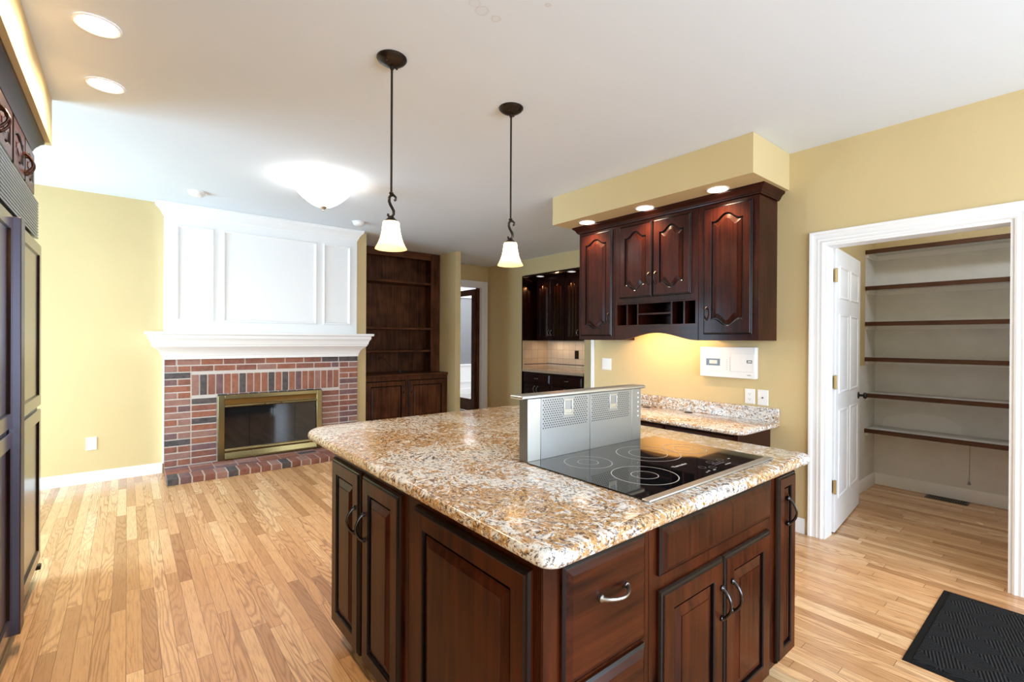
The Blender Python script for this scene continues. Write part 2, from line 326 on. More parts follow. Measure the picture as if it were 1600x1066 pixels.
# ------------------------------------------------------------------ mesh builder
WLOC = {}
class MB:
    def __init__(s): s.v = []; s.f = []; s.m = []; s.T = None; s.mi = 0
    def frame(s, o=None, u=(1, 0, 0), v=(0, 0, 1), n=(0, -1, 0)):
        s.T = None if o is None else (Vector(o), Vector(u), Vector(v), Vector(n)); return s
    def p(s, a, b, c):
        if s.T: o, u, v, n = s.T; return o + u * a + v * b + n * c
        return Vector((a, b, c))
    def add(s, pts, faces):
        k = len(s.v); s.v += [s.p(*q) for q in pts]
        for f in faces: s.f.append([k + i for i in f]); s.m.append(s.mi)
    def box(s, a0, a1, b0, b1, c0, c1):
        s.add([(a0, b0, c0), (a1, b0, c0), (a1, b1, c0), (a0, b1, c0), (a0, b0, c1), (a1, b0, c1), (a1, b1, c1), (a0, b1, c1)],
              [(0, 3, 2, 1), (4, 5, 6, 7), (0, 1, 5, 4), (1, 2, 6, 5), (2, 3, 7, 6), (3, 0, 4, 7)]); return s
    def loft(s, loops, cap0=True, cap1=True, closed=True):
        n = len(loops[0]); pts = [q for l in loops for q in l]; fs = []
        for i in range(len(loops) - 1):
            for j in range(n if closed else n - 1):
                k = (j + 1) % n; fs.append((i * n + j, i * n + k, (i + 1) * n + k, (i + 1) * n + j))
        if cap0: fs.append(tuple(range(n - 1, -1, -1)))
        if cap1: fs.append(tuple((len(loops) - 1) * n + j for j in range(n)))
        s.add(pts, fs); return s
    def prism(s, poly, c0, c1):
        return s.loft([[(a, b, c0) for a, b in poly], [(a, b, c1) for a, b in poly]])
    def lathe(s, c, prof, n=24, cap0=False, cap1=False, axis='z'):
        lp = []
        for r, h in prof:
            ring = []
            for i in range(n):
                t = 2 * pi * i / n; x, y = r * cos(t), r * sin(t)
                ring.append((c[0] + x, c[1] + y, c[2] + h) if axis == 'z' else (c[0] + h, c[1] + x, c[2] + y) if axis == 'x' else (c[0] + x, c[1] + h, c[2] + y))
            lp.append(ring)
        return s.loft(lp, cap0, cap1)
    def tube(s, path, r, n=8):
        P = [s.p(*q) for q in path]; T0 = s.T; s.T = None; lp = []
        nrm = None
        for i, q in enumerate(P):
            t = (P[min(i + 1, len(P) - 1)] - P[max(i - 1, 0)]).normalized()
            if nrm is None:
                nrm = t.orthogonal().normalized()
            nrm = (nrm - t * nrm.dot(t)).normalized(); bi = t.cross(nrm)
            rr = r[i] if isinstance(r, (list, tuple)) else r
            lp.append([tuple(q + nrm * rr * cos(2 * pi * k / n) + bi * rr * sin(2 * pi * k / n)) for k in range(n)])
        s.loft(lp); s.T = T0; return s
    def ball(s, c, r, n=10):
        prof = [(r * sin(pi * i / 6), -r * cos(pi * i / 6)) for i in range(1, 6)]
        return s.lathe(c, prof, n, True, True)
    def ring(s, c, r0, r1, n=40):           # flat annulus in the a-b plane at height c[2]
        k = len(s.v); pts = []
        for i in range(n):
            t = 2 * pi * i / n; pts += [(c[0] + r0 * cos(t), c[1] + r0 * sin(t), c[2]), (c[0] + r1 * cos(t), c[1] + r1 * sin(t), c[2])]
        s.add(pts, [(2 * i, 2 * i + 1, (2 * i + 3) % (2 * n), (2 * i + 2) % (2 * n)) for i in range(n)]); return s
    def usweep(s, x0, x1, yf, yb, prof):   # three-sided moulding round a projecting front (faces -Y)
        lp = [[(x0 - d, yb, z), (x0 - d, yf - d, z), (x1 + d, yf - d, z), (x1 + d, yb, z)] for d, z in prof]
        return s.loft(lp)
    def build(s, name, mat, parent=None, bevel=0., smooth=True, ang=32, seg=2):
        base = WLOC[parent.name] if parent else Vector((0, 0, 0))
        bm = bmesh.new(); vs = [bm.verts.new(v - base) for v in s.v]
        mats = mat if isinstance(mat, list) else [mat]
        for f, mi in zip(s.f, s.m):
            try: fc = bm.faces.new([vs[i] for i in f]); fc.material_index = mi
            except ValueError: pass
        bmesh.ops.recalc_face_normals(bm, faces=bm.faces)
        if smooth:
            for fc in bm.faces: fc.smooth = True
            for e in bm.edges:
                e.smooth = len(e.link_faces) == 2 and e.calc_face_angle(0) < radians(ang)
        me = bpy.data.meshes.new(name); bm.to_mesh(me); bm.free()
        for m_ in mats: me.materials.append(m_)
        o = bpy.data.objects.new(name, me); COL.objects.link(o)
        if parent: o.parent = parent
        WLOC[o.name] = base.copy()
        if bevel:
            b = o.modifiers.new('edge', 'BEVEL'); b.width = bevel; b.segments = seg; b.limit_method = 'ANGLE'; b.angle_limit = radians(40)
        return o

def tag(o, label=None, cat=None, group=None, kind=None):
    if label: o['label'] = label
    if cat: o['category'] = cat
    if group: o['group'] = group
    if kind: o['kind'] = kind
    return o
def thing(name, loc, label, cat, group=None, kind=None):
    o = bpy.data.objects.new(name, None); COL.objects.link(o); o.location = loc; o.empty_display_size = .1
    WLOC[o.name] = Vector(loc); return tag(o, label, cat, group, kind)
def struct(name, mb, mat, label, cat, bevel=0.): return tag(mb.build(name, mat, None, bevel), label, cat, None, 'structure')
def copy_tree(o, delta):
    c = o.copy(); COL.objects.link(c); c.location = o.location + Vector(delta)
    for ch in list(o.children):
        k = ch.copy(); COL.objects.link(k); k.parent = c
        for g in list(ch.children):
            d = g.copy(); COL.objects.link(d); d.parent = k
    return c

NX = dict(u=(0, -1, 0), v=(0, 0, 1), n=(-1, 0, 0))      # a face that looks to -X
NY = dict(u=(1, 0, 0), v=(0, 0, 1), n=(0, -1, 0))       # a face that looks to -Y
PX = dict(u=(0, 1, 0), v=(0, 0, 1), n=(1, 0, 0))        # a face that looks to +X
ZU = dict(u=(1, 0, 0), v=(0, 1, 0), n=(0, 0, 1))

# ------------------------------------------------------------------ door, drawer and handle shapes
def hump(s):
    u = abs(s - .5) * 2
    t = min(1, max(0, (.80 - u) / .74)); h_ = t * t * (3 - 2 * t)
    return h_ + (.10 * ((u - .84) / .16) ** 2 if u > .84 else 0)
def outline(x0, x1, y0, y1, ht=0., hb=0., n=1):
    pts = []
    for i in range(n): t = i / n; pts.append((x0 + (x1 - x0) * t, y0 + hb - hb * hump(t)))
    pts.append((x1, y0 + hb * (1 - hump(1.))))
    for i in range(n): t = i / n; pts.append((x1 - (x1 - x0) * t, y1 - ht + ht * hump(t)))
    pts.append((x0, y1 - ht + ht * hump(1.)))
    return pts
def lp(o, c): return [(a, b, c) for a, b in o]
def raised_door(mb, w, h, fw=.055, t=.02, arch=0., slope=.028):
    n = 22 if arch else 1
    R = lambda i, hh=0.: outline(i, w - i, i, h - i, hh, hh, n)
    k0 = len(mb.f); k1 = len(R(0, arch))
    mb.loft([lp(R(0), 0), lp(R(0), t * .4), lp(R(.004), t * .72), lp(R(.010), t * .8), lp(R(.013), t), lp(R(fw, arch), t), lp(R(fw + .004, arch), t - .003),
             lp(R(fw + .006, arch), t - .013), lp(R(fw + .012, arch), t - .013), lp(R(fw + .014, arch), t - .009), lp(R(fw + .014 + slope, arch), t - .002), lp(R(fw + .015 + slope, arch), t + .0005)])
    for q in range(k0 + 5 * k1, k0 + (8 if arch else 9) * k1): mb.m[q] = 1          # shading of the groove and bevels put in as a dark colour
    for q in range(k0 + k1, k0 + 4 * k1): mb.m[q] = 1
    return mb
def slab_front(mb, w, h, t=.02):
    R = lambda i: outline(i, w - i, i, h - i)
    k0 = len(mb.f); mb.loft([lp(R(0), 0), lp(R(0), t * .4), lp(R(.005), t * .55), lp(R(.008), t * .62), lp(R(.020), t * .9), lp(R(.024), t)])
    for q in range(k0 + 4, k0 + 12): mb.m[q] = 1
    return mb
def flat_door(mb, w, h, fw=.05, t=.02):
    R = lambda i: outline(i, w - i, i, h - i)
    k0 = len(mb.f); mb.loft([lp(R(0), 0), lp(R(0), t - .004), lp(R(.004), t), lp(R(fw), t), lp(R(fw + .006), t - .008), lp(R(fw + .01), t - .008)])
    for q in range(k0 + 12, k0 + 20): mb.m[q] = 1
    return mb
def bow_handle(mb, a, b, L_=.1, vert=True, proj=.03, r=.0052, c0=.0):
    pth, rr = [], []
    for i in range(15):
        t = i / 14; s_ = (t - .5) * L_; d = c0 + .004 + proj * sin(pi * t) ** .7
        pth.append((a, b + s_, d) if vert else (a + s_, b, d)); rr.append(r * (1.15 - .3 * sin(pi * t)) if i not in (0, 14) else r * 1.5)
    mb.tube(pth, rr, 8)
    for sg in (-1, 1):
        q = (a, b + sg * L_ * .5) if vert else (a + sg * L_ * .5, b)
        mb.lathe((0, 0, 0), [(0, 0)], 3) if False else None
        mb.tube([(q[0], q[1], c0), (q[0], q[1], c0 + .006), (q[0], q[1], c0 + .011)], [r * 1.9, r * 1.8, r * .9], 10)
    return mb
def add_door(parent, name, face, o, w, h, mat, style='raised', handle=None, hmat=None, hname='handle', fw=.055, arch=0., t=.02, hlen=.1, vert=True, hp=.03):
    mb = MB().frame(o, **face)
    if style == 'raised': raised_door(mb, w, h, fw, t, arch)
    elif style == 'slab': slab_front(mb, w, h, t)
    else: flat_door(mb, w, h, fw, t)
    d = mb.build(name, [mat, MT['groove_shade']] if style in ('raised', 'slab') else mat, parent, 0, True, 14)
    if handle:
        hb = MB().frame(o, **face); bow_handle(hb, handle[0], handle[1], hlen, vert, hp, c0=t)
        hb.build(hname, hmat or MT['pewter'], d)
    return d

# ================================================================== SETTING
H, YF, XR = 2.74, 5.976, 3.753
struct('floor', MB().box(-3.1, 7.0, -2.6, 7.30, -.08, 0), MT['floor'], 'honey oak strip floor running through kitchen and pantry', 'floor')
struct('floor_next_room', MB().box(3.2, 9.1, 7.301, 10.6, -.08, .004), MT['carpet'], 'pale carpet in the room beyond the hall door', 'floor')
struct('ceiling', MB().box(-3.1, 7.0, -2.6, 7.30, H, H + .08), MT['ceil'], 'smooth white ceiling over the kitchen and hearth', 'ceiling')
struct('ceiling_next_room', MB().box(3.2, 9.1, 7.301, 10.6, H, H + .08), MT['ceil'], 'white ceiling of the room beyond the hall door', 'ceiling')
# right wall with the pantry opening
OY0, OY1, OZ = .278, 1.188, 2.046
struct('wall_right', MB().box(XR, XR + .115, OY1, 3.29, 0, H).box(XR, XR + .115, OY0, OY1, OZ, H).box(XR, XR + .115, -2.6, OY0, 0, H), MT['wall'], 'tan painted wall behind the hanging cabinets and round the pantry opening', 'wall')
struct('trim_1', MB().box(XR - .012, XR + .125, 3.291, 3.305, 0, H).box(XR - .012, XR, 3.262, 3.29, 0, 2.47), MT['white'], 'narrow white trim on the far end of the tan desk wall', 'trim', .003)
struct('wall_back', MB().box(-3.1, -.6, -2.6, -2.5, 0, H).box(-.6, 3.5, -2.6, -2.5, 0, .55).box(-.6, 3.5, -2.6, -2.5, 2.35, H).box(3.5, 3.87, -2.6, -2.5, 0, H).box(1.7, 1.95, -2.6, -2.5, .55, 2.35), MT['offwhite'], 'unseen wall behind the camera, off-white for neutral bounce', 'wall')
for i, (a, b) in enumerate(((-.6, 1.7), (1.95, 3.5))):
    w = struct('window_%d' % (i + 1), MB().box(a, b, -2.59, -2.53, .55, .61).box(a, b, -2.59, -2.53, 2.29, 2.35).box(a, a + .06, -2.59, -2.53, .61, 2.29).box(b - .06, b, -2.59, -2.53, .61, 2.29).box((a + b) / 2 - .02, (a + b) / 2 + .02, -2.59, -2.53, .61, 2.29), MT['white'], 'white framed window in the wall behind the camera, %s' % ('wider' if i == 0 else 'narrower'), 'window')
struct('wall_left', MB().box(-1.22, -1.10, -2.5, 3.80, 0, H), MT['wall'], 'tan wall behind the refrigerator run', 'wall')
struct('wall_bay', MB().box(-3.1, -1.22, 3.70, 3.80, 0, H).box(-3.1, -3.0, 3.8, 3.92, 0, H).box(-3.1, -3.0, 5.88, YF, 0, H).box(-3.1, -3.0, 3.92, 5.88, 2.42, H), MT['wall'], 'tan walls of the breakfast bay left of the hearth', 'wall')
struct('window_3', MB().box(-3.08, -3.02, 3.92, 3.98, 0, 2.42).box(-3.08, -3.02, 5.82, 5.88, 0, 2.42).box(-3.08, -3.02, 4.87, 4.93, 0, 2.42).box(-3.08, -3.02, 3.98, 5.82, 2.36, 2.42).box(-3.08, -3.02, 3.98, 5.82, 0, .08), MT['white'], 'white framed glass door in the breakfast bay', 'window')
struct('wall_fireplace', MB().box(-3.1, 2.41, YF, YF + .12, 0, H), MT['wall'], 'pale tan wall left of the brick hearth', 'wall')
struct('wall_alcove', MB().box(2.29, 2.41, YF + .121, 7.1, 0, H).box(2.29, 3.945, 7.101, 7.2, 0, H), MT['wall'], 'tan alcove walls round the built-in bookcase', 'wall')
struct('wall_column', MB().box(3.945, 4.04, 6.25, 7.22, 0, H), MT['wall'], 'tan wall end between the bookcase and the hall', 'wall')
DX0, DX1, DZ = 4.26, 5.155, 2.352
struct('wall_hall', MB().box(3.945, DX0, 7.221, 7.30, 0, H).box(DX1, 5.41, 7.221, 7.30, 0, H).box(DX0, DX1, 7.221, 7.30, DZ, H), MT['wall'], 'tan end wall of the hall with the doorway', 'wall')
XB = 5.29; RY0, RY1, RZ = 4.80, 6.245, 2.475
struct('wall_pantry_side', MB().box(XB, XB + .11, RY1, 7.22, 0, H).box(XB, XB + .11, RY0, RY1, RZ, H).box(XB, XB + .11, 3.2, RY0, 0, H), MT['wall'], 'tan hall wall with the dark serving niche', 'wall')
struct('wall_niche', MB().box(5.89, 5.97, RY0 - .1, RY1 + .1, 0, H).box(XB + .11, 5.89, RY1 + .005, RY1 + .1, 0, H).box(XB + .11, 5.89, RY0 - .1, RY0 - .005, 0, H), MT['wall'], 'walls lining the serving niche', 'wall')
struct('wall_passage', MB().box(XR + .126, XB - .001, 3.10, 3.195, 0, H), MT['wall'], 'tan wall closing the passage behind the pantry', 'wall')
# pantry interior
struct('wall_pantry', MB().box(XR + .116, 5.62, 1.345, 1.43, 0, H).box(5.621, 5.70, -.6, 1.43, 0, H).box(XR + .116, 5.62, -.6, -.52, 0, H), MT['pantry'], 'pantry walls, tan above the top shelf and white below', 'wall')
# next room
struct('wall_next_room', MB().box(3.2, 9.1, 10.0, 10.1, .74, 2.42).box(9.0, 9.1, 7.3, 10.0, 0, H).box(3.2, 3.3, 7.3, 10.0, 0, H), MT['grey'], 'grey wall of the room beyond the hall door', 'wall')
ws = MB().box(3.3, 9.0, 9.975, 10.0, 0, .74).box(3.3, 9.0, 9.95, 9.99, .72, .76).box(3.3, 9.0, 9.955, 9.99, 0, .14).box(3.3, 9.0, 9.96, 9.99, .30, .33)
ws.box(3.3, 9.0, 9.96, 10.1, 2.42, H)
struct('trim_2', ws, MT['white'], 'white wainscot and crown band on the grey wall beyond the hall door', 'trim')
# soffits
struct('ceiling_soffit_right', MB().box(3.171, XR - .001, 1.414, 3.293, 2.474, H - .001), MT['wall'], 'tan soffit over the hanging cabinets with three lights', 'soffit')
struct('ceiling_soffit_left', MB().box(-1.099, -.34, -2.49, 3.80, 2.474, H - .001), MT['wall'], 'tan soffit over the refrigerator', 'soffit')
# baseboards
def baseb(name, segs, label):
    mb = MB()
    for face, o, w in segs:
        mb.frame(o, **face)
        mb.loft([[(0, b, c) for b, c in PR] if False else [(x, b, c) for b, c in ((0, 0), (0, .014), (.075, .014), (.09, .010), (.105, .004), (.105, 0))] for x in (0, w)])
    return struct(name, mb, MT['white'], label, 'baseboard')
baseb('baseboard_left', [(NY, (-3.0, YF - .001, 0), 3.28)], 'white baseboard under the pale wall left of the hearth')
baseb('baseboard_right', [(NX, (XR - .001, 1.46, 0), .165)], 'short white baseboard between desk and pantry casing')
baseb('baseboard_pantry', [(NX, (5.620, 1.344, 0), 1.86), (NY, (XR + .12, 1.3449, 0), 1.86)], 'white baseboard inside the pantry')
baseb('baseboard_hall', [(NX, (XB - .001, 7.21, 0), .96)], 'white baseboard along the hall wall by the niche')

# pantry casing: fluted flat boards with an outer back band
def casing(name, face, o, w, h, cw, label, depth=.018, jamb=.12, mat=None, both=True):
    mb = MB().frame(o, **face)
    prof = [(0, 0), (0, .012), (.010, .016), (.020, .012), (.026, .012), (.034, .015), (.042, .012), (cw - .026, .015), (cw - .018, .022), (cw - .004, .024), (cw, .020), (cw, 0)]
    # path: up the left side, across the head, down the right side, mitred
    lps = []
    for (x, y, dx, dy) in ((0, 0, -1, 0), (0, h, -1, 1), (w, h, 1, 1), (w, 0, 1, 0)):
        lps.append([(x + dx * d, y + dy * d, c) for d, c in prof])
    mb.loft(lps)
    mb.box(-.001, .016, 0, h - .016, -jamb, .004); mb.box(w - .016, w + .001, 0, h - .016, -jamb, .004); mb.box(-.001, w + .001, h - .016, h + .001, -jamb, .004)
    return struct(name, mb, mat or MT['white'], label, 'trim')
casing('trim_3', NX, (XR - .0005, OY1, 0), OY1 - OY0, OZ, .088, 'white moulded casing round the open pantry doorway', jamb=.13)
casing('trim_4', NY, (DX0, 7.2205, 0), DX1 - DX0, DZ, .10, 'white casing round the hall doorway', jamb=.075)

# ================================================================== PANTRY
dv = Vector((.995, .095, 0)).normalized()
DO = Vector((3.905, 1.160, .012))
FD = dict(u=tuple(dv), v=(0, 0, 1), n=(dv.y, -dv.x, 0))
d1 = thing('door_1', (3.905, 1.16, 0), 'white six-panel pantry door standing open into the pantry', 'door', None, 'structure')
mb = MB().frame(DO, **FD); DW, DH, DT = .868, 2.03, .035
mb.box(0, DW, 0, DH, -DT, 0)
for (x0, x1) in ((.10, .395), (.473, .768)):
    for (z0, z1) in ((.22, .86), (.98, 1.56), (1.67, 1.91)):
        for sgn, c0 in ((1, 0), (-1, -DT)):
            q = lambda i, c: [(a, b, c0 + sgn * c) for a, b in outline(x0 + i, x1 - i, z0 + i, z1 - i)]
            mb.loft([q(0, -.001), q(.004, .005), q(.012, .006), q(.020, .001), q(.030, .001), q(.055, .0055), q(.06, .006)])
leaf = mb.build('door_leaf', MT['white'], d1, .002)
for z in (.325, 1.07, 1.83):
    hb = MB().frame(DO, **FD)
    hb.box(-.0035, 0, z - .045, z + .045, -DT + .002, -.002)
    hb.tube([(-.006, z - .05, .004), (-.006, z + .05, .004)], .006, 8)
    hb.box(-.012, -.0045, z - .045, z + .045, -DT * .1, .003)
    tag(hb.build('hinge', MT['hinge_brass'], d1), 'aged brass hinge')
kb = MB().frame(DO, **FD)
for sg, c0 in ((1, 0), (-1, -DT)):
    kb.tube([(.805, .915, c0), (.805, .915, c0 + sg * .006)], .028, 16)
    kb.tube([(.805, .915, c0 + sg * .006), (.805, .915, c0 + sg * .035)], .010, 10)
    kb.tube([(.805, .915, c0 + sg * x) for x in (.032, .038, .048, .058, .062)], [.012, .024, .027, .022, .006], 14)
tag(kb.build('door_knob', MT['bronze'], d1), 'dark bronze knob')
names = ['top shelf high in the open pantry, just under the door head', 'second pantry shelf from the top', 'third pantry shelf from the top',
         'fourth pantry shelf from the top, between two others', 'pantry shelf level with the door knob', 'lowest and deepest looking pantry shelf']
for i, zt in enumerate((2.215, 1.88, 1.552, 1.226, .893, .566)):
    t = thing('pantry_shelf', (5.45, .4, zt - .02), 'brown edged grey painted ' + names[i], 'shelf', 'shelves along the pantry back wall')
    MB().box(5.318, 5.6195, -.518, 1.343, zt - .019, zt).build('board', MT['shelf_top'], t)
    tag(MB().box(5.298, 5.317, -.518, 1.343, zt - .036, zt + .002).build('nosing', MT['shelf_edge'], t, .003), 'brown wooden front edge')
    cl = MB().box(5.33, 5.619, 1.325, 1.3445, zt - .065, zt - .02).box(5.602, 5.6195, -.51, 1.325, zt - .065, zt - .02)
    cl.prism([(0, 0)] * 0 or [(5.33, zt - .02 - 3), (5.34, zt - 3.02), (5.34, zt - 3.0)], 0, 0) if False else None
    tag(cl.build('cleat', MT['white'], t), 'white wall cleat')
v = thing('floor_vent', (5.52, .80, 0), 'brown metal floor register by the pantry back wall', 'vent')
vb = MB(); X0, X1, Y0, Y1 = 5.465, 5.585, .665, .945
vb.box(X0, X1, Y0, Y0 + .015, .0005, .006).box(X0, X1, Y1 - .015, Y1, .0005, .006).box(X0, X0 + .015, Y0 + .015, Y1 - .015, .0005, .006).box(X1 - .015, X1, Y0 + .015, Y1 - .015, .0005, .006)
for i in range(16): vb.box(X0 + .015, X1 - .015, Y0 + .022 + i * .0155, Y0 + .029 + i * .0155, .0005, .005)
vb.box((X0 + X1) / 2 - .004, (X0 + X1) / 2 + .004, Y0 + .015, Y1 - .015, .0005, .0055)
vb.build('grille', MT['bronze'], v)
MB().box(X0 + .014, X1 - .014, Y0 + .014, Y1 - .014, .0003, .0015).build('duct_opening', MT['black'], v)
tag(MB().tube([(5.612, .672, .53), (5.6135, .673, .35), (5.612, .675, .17)], .002, 6).lathe((5.611, .675, .145), [(.003, .03), (.010, .02), (.012, .005), (.006, 0)], 10, True, True).build('hanging_cord', simple('grey_cord', (.3, .3, .29), .7)), 'thin grey cord hanging below the lowest pantry shelf', 'cord')

pl = thing('added_pantry_light', (4.45, .35, H), 'added round white ceiling light inside the pantry, unseen above the door head', 'ceiling light')  # unseen fixture added to brighten the pantry
MB().lathe((4.45, .35, H), [(.11, -.0005), (.11, -.012), (.10, -.02)], 28, False, True).build('base', MT['white'], pl)
MB().lathe((4.45, .35, H), [(.098, -.021), (.09, -.05), (.06, -.075), (.001, -.085)], 28, False, True).build('diffuser', MT['lens_dim'], pl)
light('pantry_fill_lamp', 'POINT', (4.45, .35, H - .16), 11, (.90, .95, 1), radius=.08)

# ================================================================== ISLAND
ZK = .085
def carcass(parent, x0, x1, y0, y1, z0, z1, mat, toe=None):
    mb = MB().box(x0, x1, y0, y1, z0, z1); b = mb.build('carcass', mat, parent, .002)
    if toe: tag(MB().box(*toe, .0005, z0 - .0005).build('toe_kick', MT['black'], parent), 'black recessed plinth')
    return b
ZC = .8695
LX, FY = .742, .795       # left and front faces of the island carcasses
IW = MT['island']
# double-door cabinet on the left face
a = thing('island_cabinet', (1.1, 1.8, 0), 'dark cherry island cabinet with two narrow doors facing the hearth side', 'cabinet')
carcass(a, LX, 2.14, 1.462, 2.205, ZK, ZC, IW, (LX + .06, 2.08, 1.462, 2.15))
add_door(a, 'door', NX, (LX, 2.187, .089), .324, .742, IW, handle=(.324 - .032, .545), fw=.062)
add_door(a, 'door', NX, (LX, 1.832, .089), .329, .742, IW, handle=(.032, .545), fw=.062)
# corner cabinet: fixed end panel + drawers
a = thing('island_drawer_cabinet', (.95, 1.1, 0), 'dark cherry island corner cabinet with fixed end panel and stacked drawers', 'cabinet')
carcass(a, LX, 1.150, FY, 1.460, ZK, ZC, IW, (LX + .06, 1.150, FY + .06, 1.46))
add_door(a, 'end_panel', NX, (LX, 1.392, .089), .565, .742, IW, fw=.06, t=.022)
co = MB()
for i in range(5): co.box(LX - .002, LX, FY + .003 + i * .006, FY + .006 + i * .006, ZK + .002, ZC - .002)
co.build('reeded_corner', IW, a)
for z0, z1, nm in ((.545, .836, 0), (.305, .530, 1), (.092, .290, 2)):
    add_door(a, 'drawer', NY, (.795, FY, z0), .325, z1 - z0, MT['island_x'], 'slab', handle=(.172, (z1 - z0) * .63), hmat=MT['silver'], vert=False, t=.022, hlen=.1)
# cooktop cabinet
a = thing('cooktop_cabinet', (1.55, 1.1, 0), 'dark cherry island cabinet with false drawer and two doors under the cooktop', 'cabinet')
carcass(a, 1.152, 1.945, FY, 1.460, ZK, ZC, IW, (1.152, 1.945, FY + .06, 1.46))
add_door(a, 'false_drawer', NY, (1.187, FY, .692), .726, .144, IW, 'slab', t=.024)
add_door(a, 'door', NY, (1.187, FY, .089), .362, .560, IW, handle=(.362 - .022, .415), fw=.062)
add_door(a, 'door', NY, (1.555, FY, .089), .357, .560, IW, handle=(.045, .415), fw=.062)
# narrow pull-out
a = thing('pullout_cabinet', (2.05, 1.1, 0), 'narrow dark cherry pull-out cabinet at the pantry end of the island', 'cabinet')
carcass(a, 1.947, 2.153, FY, 1.460, ZK, ZC, IW, (1.947, 2.10, FY + .06, 1.46))
add_door(a, 'door', NY, (1.982, FY, .100), .170, .737, IW, handle=(.075, .590), fw=.048, slope=.018) if False else None
mb = MB().frame((1.982, FY, .100), **NY); raised_door(mb, .170, .737, .048, .02, 0, .018); d = mb.build('door', [IW, MT['groove_shade']], a, 0, True, 14)
hb = MB().frame((1.982, FY, .100), **NY); bow_handle(hb, .078, .59, .1, True, .03, c0=.02); hb.build('handle', MT['pewter'], d)

# granite worktop, full bullnose, rounded corners
def worktop(name, x0, x1, y0, y1, rad, zb, zt, label, parent=None, hole=None):
    th = zt - zb; prof = []
    for i in range(9):
        t = -pi / 2 + pi * i / 8; prof.append((.5 * th * .9 * (1 - cos(t)), (zb + zt) / 2 + .5 * th * sin(t)))
    loops = []
    for ins, z in prof:
        l = []
        for (cx_, cy_, a0, r) in ((x1, y0, -pi / 2, rad[1]), (x1, y1, 0, rad[2]), (x0, y1, pi / 2, rad[3]), (x0, y0, pi, rad[0])):
            sx = -1 if cx_ == x1 else 1; sy = -1 if cy_ == y1 else 1
            for k in range(9):
                t = a0 + pi / 2 * k / 8; rr = max(r - ins, .001)
                l.append((cx_ + sx * r + rr * cos(t), cy_ + sy * r + rr * sin(t), z))
        loops.append(l)
    mb = MB(); mb.loft(loops)
    return tag(mb.build(name, MT['granite'], parent, 0, True, 50), label, 'worktop' if label else None)
worktop('island_worktop', .690, 2.178, .722, 2.585, (.05, .045, .12, .17), .8702, .912, 'thick polished brown and cream granite island worktop with rounded corners')

# cooktop
ct = thing('cooktop', (1.546, 1.05, .912), 'black ceramic glass cooktop with steel front strip set in the granite island', 'cooktop')
MB().box(1.147, 1.945, .813, 1.3195, .9123, .917).build('glass_top', MT['cooktop'], ct, .0012)
MB().box(1.140, 1.950, .786, .8125, .9123, .9195).build('front_trim', MT['steel_light'], ct, .002)
for cx_, cy_, r, r2 in ((1.33, 1.185, .088, .038), (1.355, .955, .110, .045), (1.625, 1.13, .125, .075), (1.815, 1.085, .088, .04)):
    mb = MB().ring((cx_, cy_, .9173), r - .0016, r + .0016, 56).ring((cx_, cy_, .9173), r2 - .0014, r2 + .0014, 40)
    tag(mb.build('burner_ring', MT['ink'], ct, smooth=False), 'thin white printed ring')
GI = simple('grey_glass_ink', (.22, .22, .25), .3)
for (dx, dy) in ((1.60, .885), (1.63, .862), (1.69, .905), (1.755, .90)): MB().ring((dx, dy, .9173), .0125, .0140, 24).build('touch_ring', GI, ct, smooth=False)
for (dx, dy, w_, h_) in ((1.555, .842, .010, .004), (1.575, .846, .012, .005), (1.605, .842, .014, .005), (1.80, .888, .012, .006), (1.725, .853, .04, .004), (1.70, .873, .07, .002), (1.70, .885, .06, .0015)):
    MB().box(dx - w_ / 2, dx + w_ / 2, dy - h_ / 2, dy + h_ / 2, .9171, .9174).build('touch_mark', MT['ink'] if dy < .87 or dx > 1.78 else GI, ct, smooth=False)
def text(name, body, parent, loc, size, mat, rot=(0, 0, 0), base=None):
    cu = bpy.data.curves.new(name, 'FONT'); cu.body = body; cu.size = size; cu.align_x = 'CENTER'; cu.align_y = 'CENTER'; cu.extrude = .0001
    cu.materials.append(mat); o = bpy.data.objects.new(name, cu); COL.objects.link(o)
    bpy.context.view_layer.update()
    me = bpy.data.meshes.new_from_object(o.evaluated_get(bpy.context.evaluated_depsgraph_get())); bpy.data.objects.remove(o)
    o = bpy.data.objects.new(name, me); COL.objects.link(o)
    o.parent = parent; o.location = Vector(loc) - WLOC[parent.name]; o.rotation_euler = rot; WLOC[o.name] = WLOC[parent.name]; return o
text('lettering', 'Thermador', ct, (1.560, .950, .9173), .019, simple('bright_glass_ink', (.9, .9, .9), .3))

